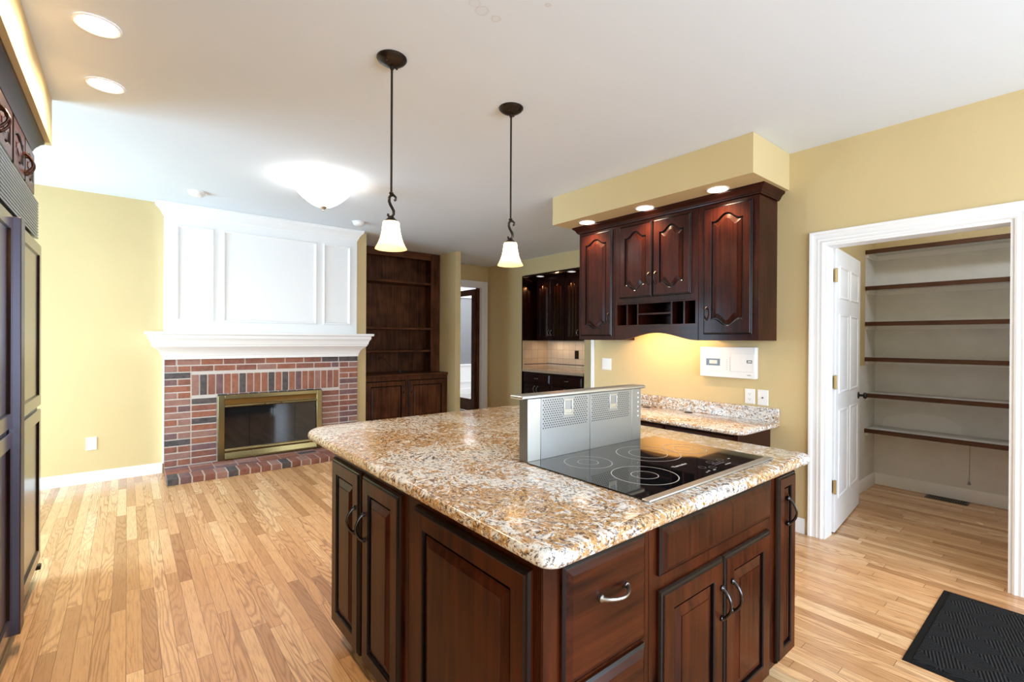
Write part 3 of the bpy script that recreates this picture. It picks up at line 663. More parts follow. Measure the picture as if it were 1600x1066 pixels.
# downdraft vent
dd = thing('downdraft_vent', (1.5, 1.345, .912), 'raised brushed steel downdraft vent standing behind the cooktop', 'vent')
DY = 1.325
MB().box(1.153, 1.845, DY, DY + .046, .9125, 1.150).build('housing', MT['steel'], dd, .0015)
MB().box(1.118, 1.866, DY - .012, DY + .062, 1.150, 1.164).build('top_cap', MT['steel_light'], dd, .005, seg=3)
tag(MB().box(1.1525, 1.217, DY - .0018, DY - .0002, .916, 1.149).build('side_panel', MT['steel_light'], dd, .0006), 'bright plain steel strip')
tag(MB().box(1.1515, 1.1528, DY + .001, DY + .045, .914, 1.149).build('end_panel', MT['dark_steel'], dd), 'darker end face')
for x0, x1 in ((1.219, 1.494), (1.497, 1.778)):
    fp = MB().box(x0, x1, DY - .0022, DY - .0002, .916, 1.149).build('filter_panel', MT['steel'], dd, .0006)
    hm = MB().frame((0, DY - .00235, 0), u=(1, 0, 0), v=(0, 0, 1), n=(0, -1, 0))
    nx = int((x1 - x0 - .02) / .0125)
    lx = 1.338 if x0 < 1.4 else 1.617
    for r in range(13):
        for c in range(nx):
            x = x0 + .012 + c * .0125 + (.00625 if r % 2 else 0); z = 1.139 - r * .0088
            if x > x1 - .008 or (lx - .006 < x < lx + .058 and z > 1.068): continue
            k = 6; hm.add([(x + .0036 * cos(2 * pi * i / k), z + .0027 * sin(2 * pi * i / k), 0) for i in range(k)], [tuple(range(k))])
    tag(hm.build('perforations', MT['hole'], fp, smooth=False), 'rows of small dark holes')
    lt = MB().frame((lx, DY - .0024, 1.074), **NY)
    lt.box(0, .052, 0, .007, 0, .004).box(0, .052, .056, .063, 0, .004).box(0, .007, .007, .056, 0, .004).box(.045, .052, .007, .056, 0, .004).box(.007, .045, .007, .022, 0, .0028)
    lt.build('latch', MT['steel_light'], fp, .0008)
st = MB().box(1.779, 1.8445, DY - .0018, DY - .0002, .916, 1.149).build('side_panel', MT['dark_steel'] if False else MT['steel'], dd, .0006)
for i in range(6): MB().lathe((1.822, DY - .002, 1.130 - i * .021), [(.0045, 0), (.0040, -.0015), (.001, -.0025)], 10, False, True, 'y').build('rivet', MT['plastic'], dd)
MB().lathe((1.166, DY - .002, 1.133), [(.0045, 0), (.003, -.002)], 10, False, True, 'y').build('rivet', MT['plastic'], dd)
MB().box(1.120, 1.870, DY - .004, DY + .060, .9121, .9155).build('base_flange', MT['steel_light'], dd, .001) if False else None

# ================================================================== DESK
dk = thing('desk_cabinet', (3.5, 2.3, 0), 'dark desk base cabinet against the tan wall under the hanging cabinets', 'cabinet')
MB().box(3.235, 3.744, 1.530, 3.20, .09, .7345).build('carcass', MT['cherry'], dk, .002)
tag(MB().box(3.29, 3.744, 1.532, 3.20, .0005, .0895).build('toe_kick', MT['black'], dk), 'black recessed plinth')
for k in range(3):
    add_door(dk, 'drawer', NX, (3.235, 3.17 - k * .545, .58), .53, .14, MT['cherry_y'], 'slab', handle=(.265, .07), vert=False)
    add_door(dk, 'door', NX, (3.235, 3.17 - k * .545, .11), .53, .455, MT['cherry'], handle=(.50, .38))
dw = thing('desk_worktop', (3.5, 2.3, .735), 'brown and cream granite desk worktop with splashback under the hanging cabinets', 'worktop')
ws_ = worktop('slab', 3.165, 3.7515, 1.470, 3.24, (.09, .005, .005, .03), .735, .7655, None, dw)
MB().box(3.730, 3.7520, 1.470, 3.24, .7658, .870).build('splashback', MT['granite'], dw, .003)
for i, (x, y) in enumerate(((3.672, 2.555), (3.690, 2.155))):
    tag(MB().lathe((x - .02, y, .7658), [(.034, 0), (.034, .003), (.030, .0045), (.006, .005)], 20, True, True).build('cord_grommet', MT['black']), ('flat black cord grommet in the desk granite beside the steel vent', 'flat black cord grommet in the desk granite nearer the intercom')[i], 'grommet', 'grommets in the desk worktop')

# ================================================================== HANGING CABINETS
CX = 3.452; ZB, ZT = 1.374, 2.41
CW = MT['cherry']
un = {}
for key, y0, y1, lab in (('l', 2.765, 3.202, 'far left hanging cherry cabinet with one arched door beside the niche'), ('m', 1.950, 2.763, 'middle hanging cherry cabinet with two arched doors above open cubbies'), ('r', 1.494, 1.948, 'right hanging cherry cabinet with one tall arched door, above the intercom')):
    un[key] = thing('wall_cabinet', (3.6, (y0 + y1) / 2, ZB), lab, 'cabinet', 'hanging cabinets on the tan wall')
for key, y0, y1 in (('l', 2.765, 3.202), ('r', 1.494, 1.948)):
    MB().box(CX, XR - .001, y0, y1, ZB, ZT).build('carcass', CW, un[key], .002)
m = un['m']
mb = MB().box(CX, XR - .001, 1.950, 2.763, 1.700, ZT)
mb.box(CX, CX + .29, 1.950, 1.975, 1.43, 1.70).box(CX, CX + .29, 2.738, 2.763, 1.43, 1.70).box(CX, XR - .001, 1.950, 2.763, 1.485, 1.507).box(XR - .03, XR - .001, 1.975, 2.738, 1.507, 1.70)
mb.box(CX, CX + .02, 1.975, 2.738, 1.688, 1.70)
mb.build('carcass', CW, m, .0015)
cb = MB()
for y in (2.628, 2.515, 2.185, 2.072): cb.box(CX + .002, XR - .031, y - .0075, y + .0075, 1.507, 1.70)
cb.box(CX + .002, XR - .031, 2.1925, 2.5075, 1.592, 1.606)
cb.build('cubby_divider', CW, m, .001)
vp = [(2.763, 1.507), (2.763, ZB), (2.69, ZB)]
for i in range(17):
    t = i / 16; vp.append((2.69 - t * .72, ZB + .062 * (.5 - .5 * cos(2 * pi * t)) ** .8))
vp += [(1.950, ZB), (1.950, 1.507)]
mb = MB().frame((CX, 0, 0), u=(0, 1, 0), v=(0, 0, 1), n=(-1, 0, 0)); mb.prism(vp, -.021, .0015); mb.build('arched_valance', MT['cherry_y'], m, .0015)
add_door(un['l'], 'door', NX, (CX, 3.172, 1.412), .382, .975, CW, handle=(.382 - .030, .16), hmat=MT['bronze'], fw=.062, arch=.045, hp=.028, hlen=.09)
add_door(m, 'door', NX, (CX, 2.706, 1.744), .346, .640, CW, handle=(.346 - .030, .155), hmat=MT['bronze'], fw=.060, arch=.05, hp=.028, hlen=.09)
add_door(m, 'door', NX, (CX, 2.353, 1.744), .346, .640, CW, handle=(.030, .155), hmat=MT['bronze'], fw=.060, arch=.05, hp=.028, hlen=.09)
add_door(un['r'], 'door', NX, (CX, 1.902, 1.420), .366, .964, CW, handle=(.030, .16), hmat=MT['bronze'], fw=.062, arch=.05, hp=.028, hlen=.09)
# crown: profile swept round front and both ends (u along -Y)
def crown_x(x, y0, y1, xb, prof):
    mb = MB(); lps = [[(xb, y1 + d, z), (x - d, y1 + d, z), (x - d, y0 - d, z), (xb, y0 - d, z)] for d, z in prof]
    return mb.loft(lps)
CPROF = [(.001, 2.4105), (.014, 2.4105), (.016, 2.418), (.022, 2.422), (.026, 2.434), (.036, 2.448), (.048, 2.456), (.052, 2.460), (.052, 2.4735), (.001, 2.4735)]
tag(crown_x(CX, 1.494, 3.202, XR - .001, CPROF).build('crown_moulding', MT['cherry_y']), 'dark cherry crown moulding capping the three hanging cabinets', 'moulding')
# light strip behind the valance
u = thing('under_cabinet_light', (3.49, 2.36, 1.475), 'small light fixed under the middle hanging cabinet behind its arch', 'light')
MB().box(3.476, 3.500, 2.04, 2.68, 1.474, 1.4845).build('housing', MT['plastic'], u, .003)
light('under_cabinet_lamp', 'AREA', (3.482, 2.36, 1.452), 3.6, (1, .60, .30), (0, radians(-65), 0), .04, .62)

# ================================================================== WALL FITTINGS
ic = thing('intercom', (3.73, 1.85, 1.08), 'white wall intercom panel with small dark display below the hanging cabinets', 'intercom')
ICX = 3.702; mb = MB().frame((ICX, 2.072, 1.080), **NX); IWd, IH = .446, .243
mb.box(0, IWd, 0, IH, -(XR - ICX) + .0015, 0); mb.build('housing', MT['plastic'], ic, .004)
MB().frame((ICX, 2.072, 1.080), **NX).box(.26, .440, .052, .192, .0002, .005).build('speaker_door', MT['plastic'], ic, .0015)
MB().frame((ICX, 2.072, 1.080), **NX).box(.03, .25, .05, .16, .0002, .003).build('control_panel', MT['plastic'], ic, .001)
dsp = MB().frame((ICX, 2.072, 1.080), **NX).box(.055, .172, .092, .148, .0032, .0045).build('display', MT['lcd'], ic, .0008)
MB().frame((ICX, 2.072, 1.080), **NX).box(.083, .150, .106, .136, .0046, .0052).build('screen', MT['plastic_grey'], dsp)
for i in range(6): MB().frame((ICX, 2.072, 1.080), **NX).box(.222, .236, .062 + i * .015, .069 + i * .015, .0032, .0042).build('button', MT['plastic_grey'], ic)
for i in range(3): MB().frame((ICX, 2.072, 1.080), **NX).box(.066 + i * .035, .088 + i * .035, .076, .081, .0032, .0042).build('button', MT['plastic_grey'], ic)
for z in (.035, .198): MB().frame((ICX, 2.072, 1.080), **NX).tube([(.018, z, 0), (.018, z, .002)], .004, 8).build('screw', MT['plastic_grey'], ic)
MB().frame((ICX, 2.072, 1.080), **NX).box(.385, .425, .120, .143, .0052, .0062).build('badge', MT['lcd'], ic)
MB().frame((ICX, 2.072, 1.080), **NX).box(.393, .421, .125, .138, .0063, .0066).build('badge_window', MT['plastic_grey'], ic)
MB().frame((ICX, 2.072, 1.080), **NX).box(.385, .415, .024, .030, .0002, .0010).build('maker_mark', simple('grey_print', (.35, .35, .36), .5), ic)
def plate(name, face, o, w, h, label, cat, kind, mat=None, group=None):
    t = thing(name, o, label, cat, group); f = dict(face)
    R = lambda i: outline(i, w - i, i, h - i)
    MB().frame(o, **f).loft([lp(R(0), .0005), lp(R(0), .003), lp(R(.003), .006), lp(R(.006), .0065)]).build('cover_plate', mat or MT['plastic'], t)
    if kind == 'duplex':
        for zc in (h * .32, h * .68):
            s_ = MB().frame(o, **f); pl = [(w / 2 + .017 * cos(x) , zc + .014 * sin(x)) for x in [2 * pi * i / 16 for i in range(16)]]
            s_.prism(pl, .0066, .008); rc = s_.build('receptacle', mat or MT['plastic'], t)
            q = MB().frame(o, **f); q.box(w / 2 - .008, w / 2 - .006, zc - .002, zc + .007, .0081, .0085).box(w / 2 + .006, w / 2 + .008, zc - .002, zc + .007, .0081, .0085); q.box(w / 2 - .002, w / 2 + .002, zc - .009, zc - .005, .0081, .0085)
            tag(q.build('slot', MT['slot'], rc), 'dark socket slots')
    elif kind == 'jack':
        MB().frame(o, **f).tube([(w / 2, h / 2, .0066), (w / 2, h / 2, .014)], .0055, 12).build('jack', MT['slot'], t)
    elif kind == 'switch':
        MB().frame(o, **f).box(w / 2 - .017, w / 2 + .017, h / 2 - .033, h / 2 + .033, .0066, .009).build('rocker', mat or MT['plastic'], t, .002)
    return t
plate('wall_switch', NX, (XR - .0005, 3.160, 1.073), .118, .118, 'blank square white plate low on the tan wall left of the intercom', 'wall plate', 'blank')
plate('wall_outlet', NX, (XR - .0005, 1.724, .884), .077, .116, 'white duplex outlet on the tan wall below the intercom', 'outlet', 'duplex')
plate('jack_plate', NX, (XR - .0005, 1.628, .882), .078, .118, 'white jack plate with one dark centre hole, beside the duplex outlet', 'wall plate', 'jack')
plate('wall_outlet', NY, (-.297, YF - .0005, .307), .078, .122, 'white outlet low on the pale wall left of the hearth', 'outlet', 'duplex')

# ================================================================== LAMPS
def can_light(loc, r, label, energy, group, col=WARM, lens=None, spot=True, ang=130):
    x, y, z = loc
    t = thing('recessed_light', (x, y, z), label, 'light', group)
    MB().lathe((x, y, z), [(r, -.0005), (r, -.004), (r * .93, -.007), (r * .84, -.004), (r * .83, -.001)], 32).build('trim_ring', MT['white'], t)
    tag(MB().lathe((x, y, z), [(r * .83, -.0015), (r * .4, -.003), (.001, -.003)], 32, False, True).build('lens', lens or MT['lens'], t), 'glowing lens')
    if energy: light('can_lamp', 'SPOT', (x, y, z - .02), energy, col, None, spot=radians(ang), radius=r * .7, blend=.8)
for i, (x, y) in enumerate(((3.335, 3.00), (3.335, 2.365), (3.33, 1.735))):
    can_light((x, y, 2.4738), .078, ('recessed light in the tan soffit over the far left cabinet', 'recessed light in the tan soffit over the middle cabinet', 'recessed light in the tan soffit over the right cabinet')[i], 30, 'soffit lights')
can_light((-.105, 2.765, H - .0005), .085, 'recessed ceiling light near the refrigerator, farther from the hearth', 60, 'ceiling lights by the refrigerator', ang=172)
can_light((-.095, 3.39, H - .0005), .085, 'recessed ceiling light past the end of the tan soffit', 60, 'ceiling lights by the refrigerator', ang=172)

def pendant(x, y, label):
    t = thing('pendant_light', (x, y, H), label, 'pendant light', 'pendants over the island')
    c = Vector((x, y, 0))
    MB().lathe((x, y, H), [(.072, -.0005), (.072, -.006), (.068, -.012), (.052, -.024), (.030, -.034), (.012, -.040)], 32, False, True).lathe((x, y, H), [(.010, -.038), (.009, -.055), (.004, -.06)], 12, False, True).build('canopy', MT['bronze'], t)
    for sx, sy in ((.035, .02), (-.035, -.02)): MB().ball((x + sx, y + sy, H - .030), .006).build('screw_cap', MT['bronze'], t)
    MB().tube([(x, y, H - .05), (x, y, 2.085)], .0055, 10).build('stem', MT['bronze'], t)
    e = right  # the scroll lies in the plane across the room diagonal
    P = lambda s_, z: (x + e.x * s_, y + e.y * s_, z)
    pth = [P(.014, 2.046), P(.021, 2.050), P(.022, 2.062), P(.012, 2.072), P(-.002, 2.072), P(-.010, 2.060), P(-.010, 2.042), P(-.004, 2.026), P(.005, 2.010), P(.012, 1.996), P(.012, 1.980), P(.004, 1.968), P(-.008, 1.968), P(-.015, 1.974), P(-.014, 1.982)]
    MB().tube(pth, [.006, .006, .006, .0065, .007, .0072, .0074, .0074, .0074, .0074, .007, .0065, .006, .006, .0065], 8).lathe((x, y, 2.083), [(.005, .006), (.011, .002), (.011, -.004), (.004, -.008)], 14, True, True).build('scroll', MT['bronze'], t)
    MB().lathe((x, y, 0), [(.006, 1.970), (.014, 1.966), (.022, 1.956), (.034, 1.946), (.037, 1.941)], 24, True, False).build('shade_cap', MT['bronze'], t)
    prof = [(.036, 1.944), (.0395, 1.935), (.0405, 1.92), (.043, 1.90), (.047, 1.88), (.0525, 1.86), (.060, 1.842), (.067, 1.828), (.0725, 1.817), (.0765, 1.810)]
    inn = [(r - .003, z) for r, z in reversed(prof)]
    MB().lathe((x, y, 0), prof, 36).build('shade', MT['shade'], t)
    tag(MB().lathe((x, y, 0), [(.006, 1.938), (.010, 1.930), (.012, 1.920), (.010, 1.912), (.003, 1.908)], 16, True, True).build('bulb', simple('lit_bulb', (1, 1, 1), .5, emit=(1, .85, .6), estr=6), t), 'glowing bulb')
    light('pendant_lamp', 'POINT', (x, y, 1.895), 3.2, (1, .82, .56), radius=.012)
pendant(.998, 2.168, 'bronze pendant with glowing bell shade, nearer the hearth')
pendant(1.757, 2.182, 'bronze pendant with glowing bell shade, nearer the hanging cabinets')

bx, by = 1.318, 4.23
t = thing('ceiling_bowl_light', (bx, by, H), 'frosted glass bowl ceiling light with nickel finial in front of the hearth', 'ceiling light')
MB().lathe((bx, by, H), [(.068, -.0005), (.068, -.012), (.055, -.022), (.02, -.026)], 28, False, True).build('canopy', MT['nickel'], t)
ab = MB()
for k in range(3):
    an = radians(20 + 120 * k); e = Vector((cos(an), sin(an), 0))
    q = lambda r_, z: (bx + e.x * r_, by + e.y * r_, z)
    ab.tube([q(.015, H - .03), q(.05, H - .028), q(.10, H - .036), q(.15, H - .052), q(.195, H - .058), q(.222, H - .062), q(.232, H - .075), q(.226, H - .09), q(.214, H - .098)], .0055, 8)
ab.tube([(bx, by, H - .02), (bx, by, 2.50)], .005, 8)
ab.build('support_arm', MT['nickel'], t)
MB().lathe((bx, by, 0), [(.226, 2.655), (.222, 2.648), (.212, 2.634), (.18, 2.602), (.14, 2.568), (.10, 2.541), (.06, 2.522), (.02, 2.514)], 40).build('bowl', MT['bowl'], t)
MB().lathe((bx, by, 0), [(.030, 2.516), (.026, 2.508), (.012, 2.496), (.006, 2.490), (.008, 2.484), (.004, 2.478), (.001, 2.477)], 18, True, True).build('finial', MT['nickel'], t)
light('bowl_lamp', 'POINT', (bx, by, 2.60), 9, (1, .96, .9), radius=.05)
for i, (x, y, r, hgt) in enumerate(((.505, 5.30, .075, .045), (2.095, 5.43, .075, .05))):
    t = thing('smoke_detector', (x, y, H), ('round white detector on the ceiling left of the bowl light', 'domed white detector on the ceiling right of the bowl light')[i], 'detector')
    MB().lathe((x, y, H), [(r, -.0005), (r, -.010), (r * .9, -.013)], 28, False, True).build('base', MT['plastic'], t)
    MB().lathe((x, y, H), [(r * .88, -.0135), (r * .84, -hgt * .6), (r * .7, -hgt * .85), (r * .4, -hgt), (.001, -hgt)], 28, False, True).build('dome', MT['plastic'], t)

# ================================================================== FIREPLACE
fp = thing('brick_fireplace', (1.28, 5.93, 0), 'red brick fireplace front with low brick hearth', 'fireplace')
BY = 5.905; BX0, BX1 = .292, 2.272; FX0, FX1, FZ0, FZ1 = .752, 1.828, .062, .762
rb = random.Random(3)
mb = MB().box(BX0 + .002, FX0, BY + .006, YF - .001, .055, 1.150).box(FX1, BX1 - .002, BY + .006, YF - .001, .055, 1.150).box(FX0, FX1, BY + .006, YF - .001, FZ1, 1.150)
mb.build('mortar_bed', MT['mortar'], fp)
br = MB()
def brick(x0, x1, z0, z1):
    br.mi = rb.choices(range(5), (34, 26, 18, 13, 9))[0]; j = rb.uniform(-.001, .0012)
    br.box(x0, x1, BY + j, YF - .002, z0, z1)
C = .0685; g = .0125
def courses(x0, x1, split):
    z = .066; k = 0
    while z < 1.05:
        z1 = z + C - g
        if split and (k % 2 == 0) : h = (x0 + x1) / 2; brick(x0, h - g / 2, z, z1); brick(h + g / 2, x1, z, z1)
        else: brick(x0, x1, z, z1)
        z += C; k += 1
    return z
courses(BX0, .508, True); courses(2.050, BX1, True)
for x0, x1 in ((.522, .740), (1.840, 2.038)):
    z = .066
    while z < .73: brick(x0, x1, z, z + C - g); z += C
x = .522
SOLDIERS = [2, 4, 0, 3, 1, 1, 4, 0, 1, 1, 4, 1, 4, 1, 3, 1, 1, 2, 1, 0, 1, 0]; q = 0
while x < 2.03:
    br.mi = SOLDIERS[q % 22]; br.box(x, min(x + .060, 2.038), BY + rb.uniform(-.001, .0012), YF - .002, .776, .988); x += .0725; q += 1
for r, z in enumerate((1.025, 1.0935)):
    x = .518 if r == 0 else .40
    if r == 1: brick(BX0, .395 - g, z, z + C - g)
    while x < 2.04:
        e = min(x + .205, 2.045 if r == 0 else BX1)
        if e - x > .03: brick(x, e - g, z, z + C - g)
        x += .205
    if r == 1 and x < BX1 - .03: brick(x, BX1, z, z + C - g)
x = FX0
while x < FX1 - .02: br.mi = rb.choice((0, 2, 4)); br.box(x, min(x + .09, FX1), BY + .001, YF - .003, .7635, .772); x += .1
br.build('brick_face', MT['bricks'], fp, .003, smooth=False)
hb = MB(); hb.mi = 0; HY = 5.388
MB().box(BX0 + .004, BX1 + .15, HY + .004, BY - .001, .0005, .052).build('hearth_mortar', MT['mortar'], fp)
x = BX0; k = 0
while x < BX1 + .14:
    hb.mi = rb.choices(range(5), (30, 10, 28, 20, 12))[0]
    w_ = .098
    hb.box(x, x + w_ - g, HY, HY + .205, .001, .0585 + rb.uniform(-.002, .002)); x += w_
y = HY + .215
while y < BY - .02:
    x = BX0
    while x < BX1 + .13:
        hb.mi = rb.choices(range(5), (26, 8, 34, 20, 12))[0]; hb.box(x, x + .196, y, min(y + .09, BY - .002), .001, .058); x += .205
    y += .1
hb.build('hearth_bricks', MT['bricks'], fp, .004, smooth=False)
tag(MB().box(FX0, FX1, YF - .012, YF - .002, FZ0, FZ1).build('firebox', MT['firebox'], fp), 'sooty black fire opening')

fs = thing('fireplace_doors', (1.29, 5.89, .06), 'antique brass framed smoked glass fireplace doors', 'fireplace doors')
FYD = BY - .022
f = MB(); f.frame((FX0, BY - .001, FZ0), **NY); FW, FH = FX1 - FX0, FZ1 - FZ0 - .002
fb = MB().frame((FX0, BY - .001, FZ0), **NY)
fb.box(0, .062, 0, FH, 0, .030).box(FW - .062, FW, 0, FH, 0, .030).box(.0625, FW - .0625, FH - .045, FH, 0, .030)
fb.build('frame', MT['brass'], fs, .004)
tr = MB().frame((FX0, BY - .001, FZ0), **NY)
tr.loft([[(x, b, c) for b, c in ((FH - .135, 0), (FH - .135, .026), (FH - .125, .034), (FH - .112, .030), (FH - .105, .020), (FH - .060, .024), (FH - .046, .030), (FH - .046, 0))] for x in (.063, FW - .063)])
tr.build('top_louver', MT['brass'], fs)
bl = MB().frame((FX0, BY - .001, FZ0), **NY)
bl.loft([[(x, b, c) for b, c in ((0.0, 0), (0.0, .040), (.012, .042), (.022, .030), (.075, .020), (.085, .026), (.105, .026), (.118, .018), (.118, 0))] for x in (.063, FW - .063)])
bl.build('bottom_louver', MT['brass'], fs)
gw = (FW - .126) / 4
for k in range(4):
    x0 = .063 + gw * k
    gd = MB().frame((FX0, BY - .001, FZ0), **NY).box(x0 + .002, x0 + gw - .002, .1185, FH - .1355, .002, .009).build('glass_door', MT['fireglass'], fs)
    MB().frame((FX0, BY - .001, FZ0), **NY).box(x0 + .0005, x0 + .003, .1185, FH - .1355, .002, .011).build('edge_strip', MT['pewter'], gd)
hd = MB().frame((FX0, BY - .001, FZ0), **NY)
for x0 in (.33, .50): hd.tube([(x0, FH - .146 + .026, .030), (x0 + .02, FH - .120, .046), (x0 + .11, FH - .120, .046), (x0 + .13, FH - .120, .030)], .005, 8)
hd.build('handle', MT['brass'], fs)

mt = thing('mantelpiece', (1.28, 5.93, 1.13), 'white panelled mantelpiece with deep moulded shelf above the brick hearth', 'mantel')
MX0, MX1, MY = .286, 2.262, 5.915
MB().box(MX0, MX1, MY, YF - .001, 1.4355, 2.7395).build('panel_board', MT['white'], mt)
for (x0, x1) in ((.385, .717), (.795, 1.772), (1.845, 2.18)):
    pm = MB().frame((0, MY, 0), **NY)
    R = lambda i, c: lp(outline(x0 + i, x1 - i, 1.543 + i, 2.530 - i), c)
    pm.loft([R(0, .0002), R(0, .006), R(.006, .015), (R(.014, .017)), R(.022, .012), R(.028, .006), R(.034, .0002)], False, False)
    pm.build('panel_moulding', MT['white'], mt)
MB().usweep(MX0, MX1, MY, YF - .001, [(.0005, 2.615), (.008, 2.615), (.010, 2.632), (.016, 2.638), (.022, 2.655), (.038, 2.682), (.056, 2.700), (.062, 2.704), (.066, 2.718), (.072, 2.722), (.072, 2.7385), (.0005, 2.7385)]).build('crown_moulding', MT['white'], mt)
SM = [(.004, 1.1515), (.006, 1.1515), (.010, 1.156), (.012, 1.186), (.016, 1.190), (.018, 1.200), (.030, 1.225), (.052, 1.252), (.082, 1.276), (.092, 1.284), (.093, 1.300), (.102, 1.304), (.104, 1.318), (.110, 1.340), (.122, 1.362), (.128, 1.368), (.130, 1.402), (.150, 1.406), (.156, 1.412), (.156, 1.430), (.152, 1.435), (.001, 1.435)]
MB().usweep(MX0, MX1, MY - .03, YF - .001, SM).build('shelf', MT['white'], mt)
tag(MB().box(.280, .2915, BY + .001, YF - .001, .107, 1.151).build('side_strip', MT['white'], mt), 'white strip down the left edge of the brick')

# ================================================================== BOOKCASE
WN, WX = MT['walnut'], MT['walnut_x']
bk = thing('bookcase', (3.2, 6.9, .86), 'tall dark brown open bookcase built into the alcove beside the hearth', 'bookcase')
KX0, KX1, KY, KYB = 2.415, 3.93, 6.70, 7.095
mb = MB().box(KX0, KX0 + .03, KY + .02, KYB - .02, .857, 2.735).box(KX1 - .05, KX1 - .02, KY + .02, KYB - .02, .857, 2.735)
mb.build('side_panel', WN, bk)
MB().box(KX0, KX1, KYB - .019, KYB, .857, 2.735).build('back_panel', WN, bk)
for x0, x1 in ((KX0, KX0 + .14), (KX1 - .16, KX1 - .0)):
    mb = MB().box(x0, x1, KY, KY + .019, .857, 2.735)
    for i in range(5): mb.box(x0 + .022 + i * (x1 - x0 - .044) / 5 + .004, x0 + .022 + (i + 1) * (x1 - x0 - .044) / 5 - .004, KY - .006, KY, .95, 2.60)
    mb.box(x0 + .004, x1 - .004, KY - .012, KY, 2.62, 2.73).box(x0 + .004, x1 - .004, KY - .010, KY, .857, .94)
    mb.lathe(((x0 + x1) / 2, KY - .012, 2.675), [(.040, 0), (.036, -.006), (.024, -.004), (.016, -.010), (.002, -.012)], 20, False, True, 'y')
    mb.build('pilaster', WN, bk, .001)
MB().box(KX0 + .141, KX1 - .161, KY, KY + .019, 2.625, 2.735).box(KX0 + .141, KX1 - .161, KY - .014, KY, 2.700, 2.733).box(KX0 + .141, KX1 - .161, KY - .008, KY, 2.626, 2.640).build('frieze', WX, bk, .001)
for z in (2.238, 1.522, 1.172):
    MB().box(KX0 + .031, KX1 - .051, KY + .02, KYB - .02, z, z + .032).build('shelf', WX, bk, .002)
lc = thing('bookcase_cabinet', (3.2, 6.75, 0), 'low dark brown two-door cabinet standing under the open bookcase', 'cabinet')
LY = 6.475
MB().box(KX0, 3.942, LY, KYB, .10, .818).build('carcass', WN, lc, .002)
tag(MB().box(KX0, 3.942, LY + .06, KYB, .0005, .0995).build('toe_kick', MT['black'], lc), 'black recessed plinth')
MB().box(KX0, 3.944, LY - .022, KYB, .8185, .856).build('top', WX, lc, .006)
for x0, w_, hx in ((2.60, .625, .58), (3.262, .645, .045)):
    add_door(lc, 'door', NY, (x0, LY, .13), w_, .635, WN, handle=(hx, .50), hmat=MT['pewter'], fw=.075, t=.02, hlen=.1)
tag(MB().tube([(3.05, 7.05, 1.05), (3.06, 7.0, 1.09), (3.10, 6.93, 1.06), (3.14, 6.88, .98), (3.22, 6.84, .90), (3.28, 6.82, .869), (3.36, 6.83, .862), (3.5, 6.86, .862)], .004, 6).box(3.27, 3.31, 6.80, 6.825, .8565, .89).build('loose_cable', MT['black']), 'loose black cable lying on the bookcase cabinet top', 'cable')

# ================================================================== HALL DOOR (dark wood, glazed, swung into the next room)
d2 = thing('door_2', (5.04, 7.33, 0), 'dark brown glazed door swung open beyond the hall doorway', 'door', None, 'structure')
FH2 = dict(u=(0, 1, 0), v=(0, 0, 1), n=(-1, 0, 0))
mb = MB().frame((5.055, 7.335, .02), **FH2); W2, H2 = .80, 2.30
mb.box(0, .11, 0, H2, -.04, 0).box(W2 - .11, W2, 0, H2, -.04, 0).box(.11, W2 - .11, H2 - .11, H2, -.04, 0).box(.11, W2 - .11, 0, .22, -.04, 0)
mb.build('door_leaf', MT['walnut'], d2, .003)
tag(MB().frame((5.055, 7.335, .02), **FH2).box(.111, W2 - .111, .221, H2 - .111, -.024, -.018).build('glass_pane', MT['glass'], d2), 'clear glass')
struct('trim_5', MB().box(5.085, 5.155, 7.301, 7.345, 0.005, 2.40), MT['walnut'], 'dark wood jamb behind the hall doorway', 'trim')

# ================================================================== SERVING NICHE
BC = MT['black_cherry']
def niche_base(y1, y0, label):
    t = thing('niche_base_cabinet', (5.6, (y0 + y1) / 2, 0), label, 'cabinet', 'base cabinets in the niche')
    MB().box(5.30, 5.885, y0, y1, .09, .832).build('carcass', BC, t, .002)
    tag(MB().box(5.36, 5.885, y0, y1, .0005, .0895).build('toe_kick', MT['black'], t), 'black recessed plinth')
    w_ = y1 - y0 - .06
    add_door(t, 'drawer', NX, (5.30, y1 - .03, .655), w_, .15, BC, 'slab', handle=(w_ / 2, .075), hmat=MT['silver'], vert=False, hlen=.07)
    h_ = w_ / 2 - .004
    add_door(t, 'door', NX, (5.30, y1 - .03, .11), h_, .53, BC, handle=(h_ - .035, .44), hmat=MT['silver'])
    add_door(t, 'door', NX, (5.30, y1 - .03 - h_ - .008, .11), h_, .53, BC, handle=(.035, .44), hmat=MT['silver'])
niche_base(6.200, 5.512, 'dark red base cabinet at the far end of the serving niche')
niche_base(5.508, 4.812, 'dark red base cabinet at the near end of the serving niche')
tag(MB().box(5.275, 5.886, 4.806, 6.212, .8325, .868).build('niche_worktop', simple('tan_stone', (.42, .31, .22), .15)), 'tan stone worktop in the dark serving niche', 'worktop')
ts = thing('tile_splashback', (5.88, 5.5, .87), 'tan tile splashback with dark liner under the niche cabinets', 'splashback')
MB().box(5.876, 5.8885, 4.806, 6.222, .8685, 1.36).box(5.291, 5.8755, 6.212, 6.2225, .8685, 1.36).build('tiles', MT['tile'], ts)
MB().box(5.872, 5.8758, 4.806, 6.208, .945, .957).box(5.32, 5.8755, 6.208, 6.2118, .945, .957).build('liner_strip', MT['tile_dark'], ts)
tag(MB().box(5.291, 5.88, 6.2235, 6.244, .0005, 2.474).build('niche_side_panel', BC), 'dark red panel lining the far side of the serving niche', 'panel')
tag(MB().box(5.291, 5.88, 4.805, 6.222, 2.452, 2.474).build('niche_top_panel', BC), 'dark red panel lining the top of the serving niche', 'panel')
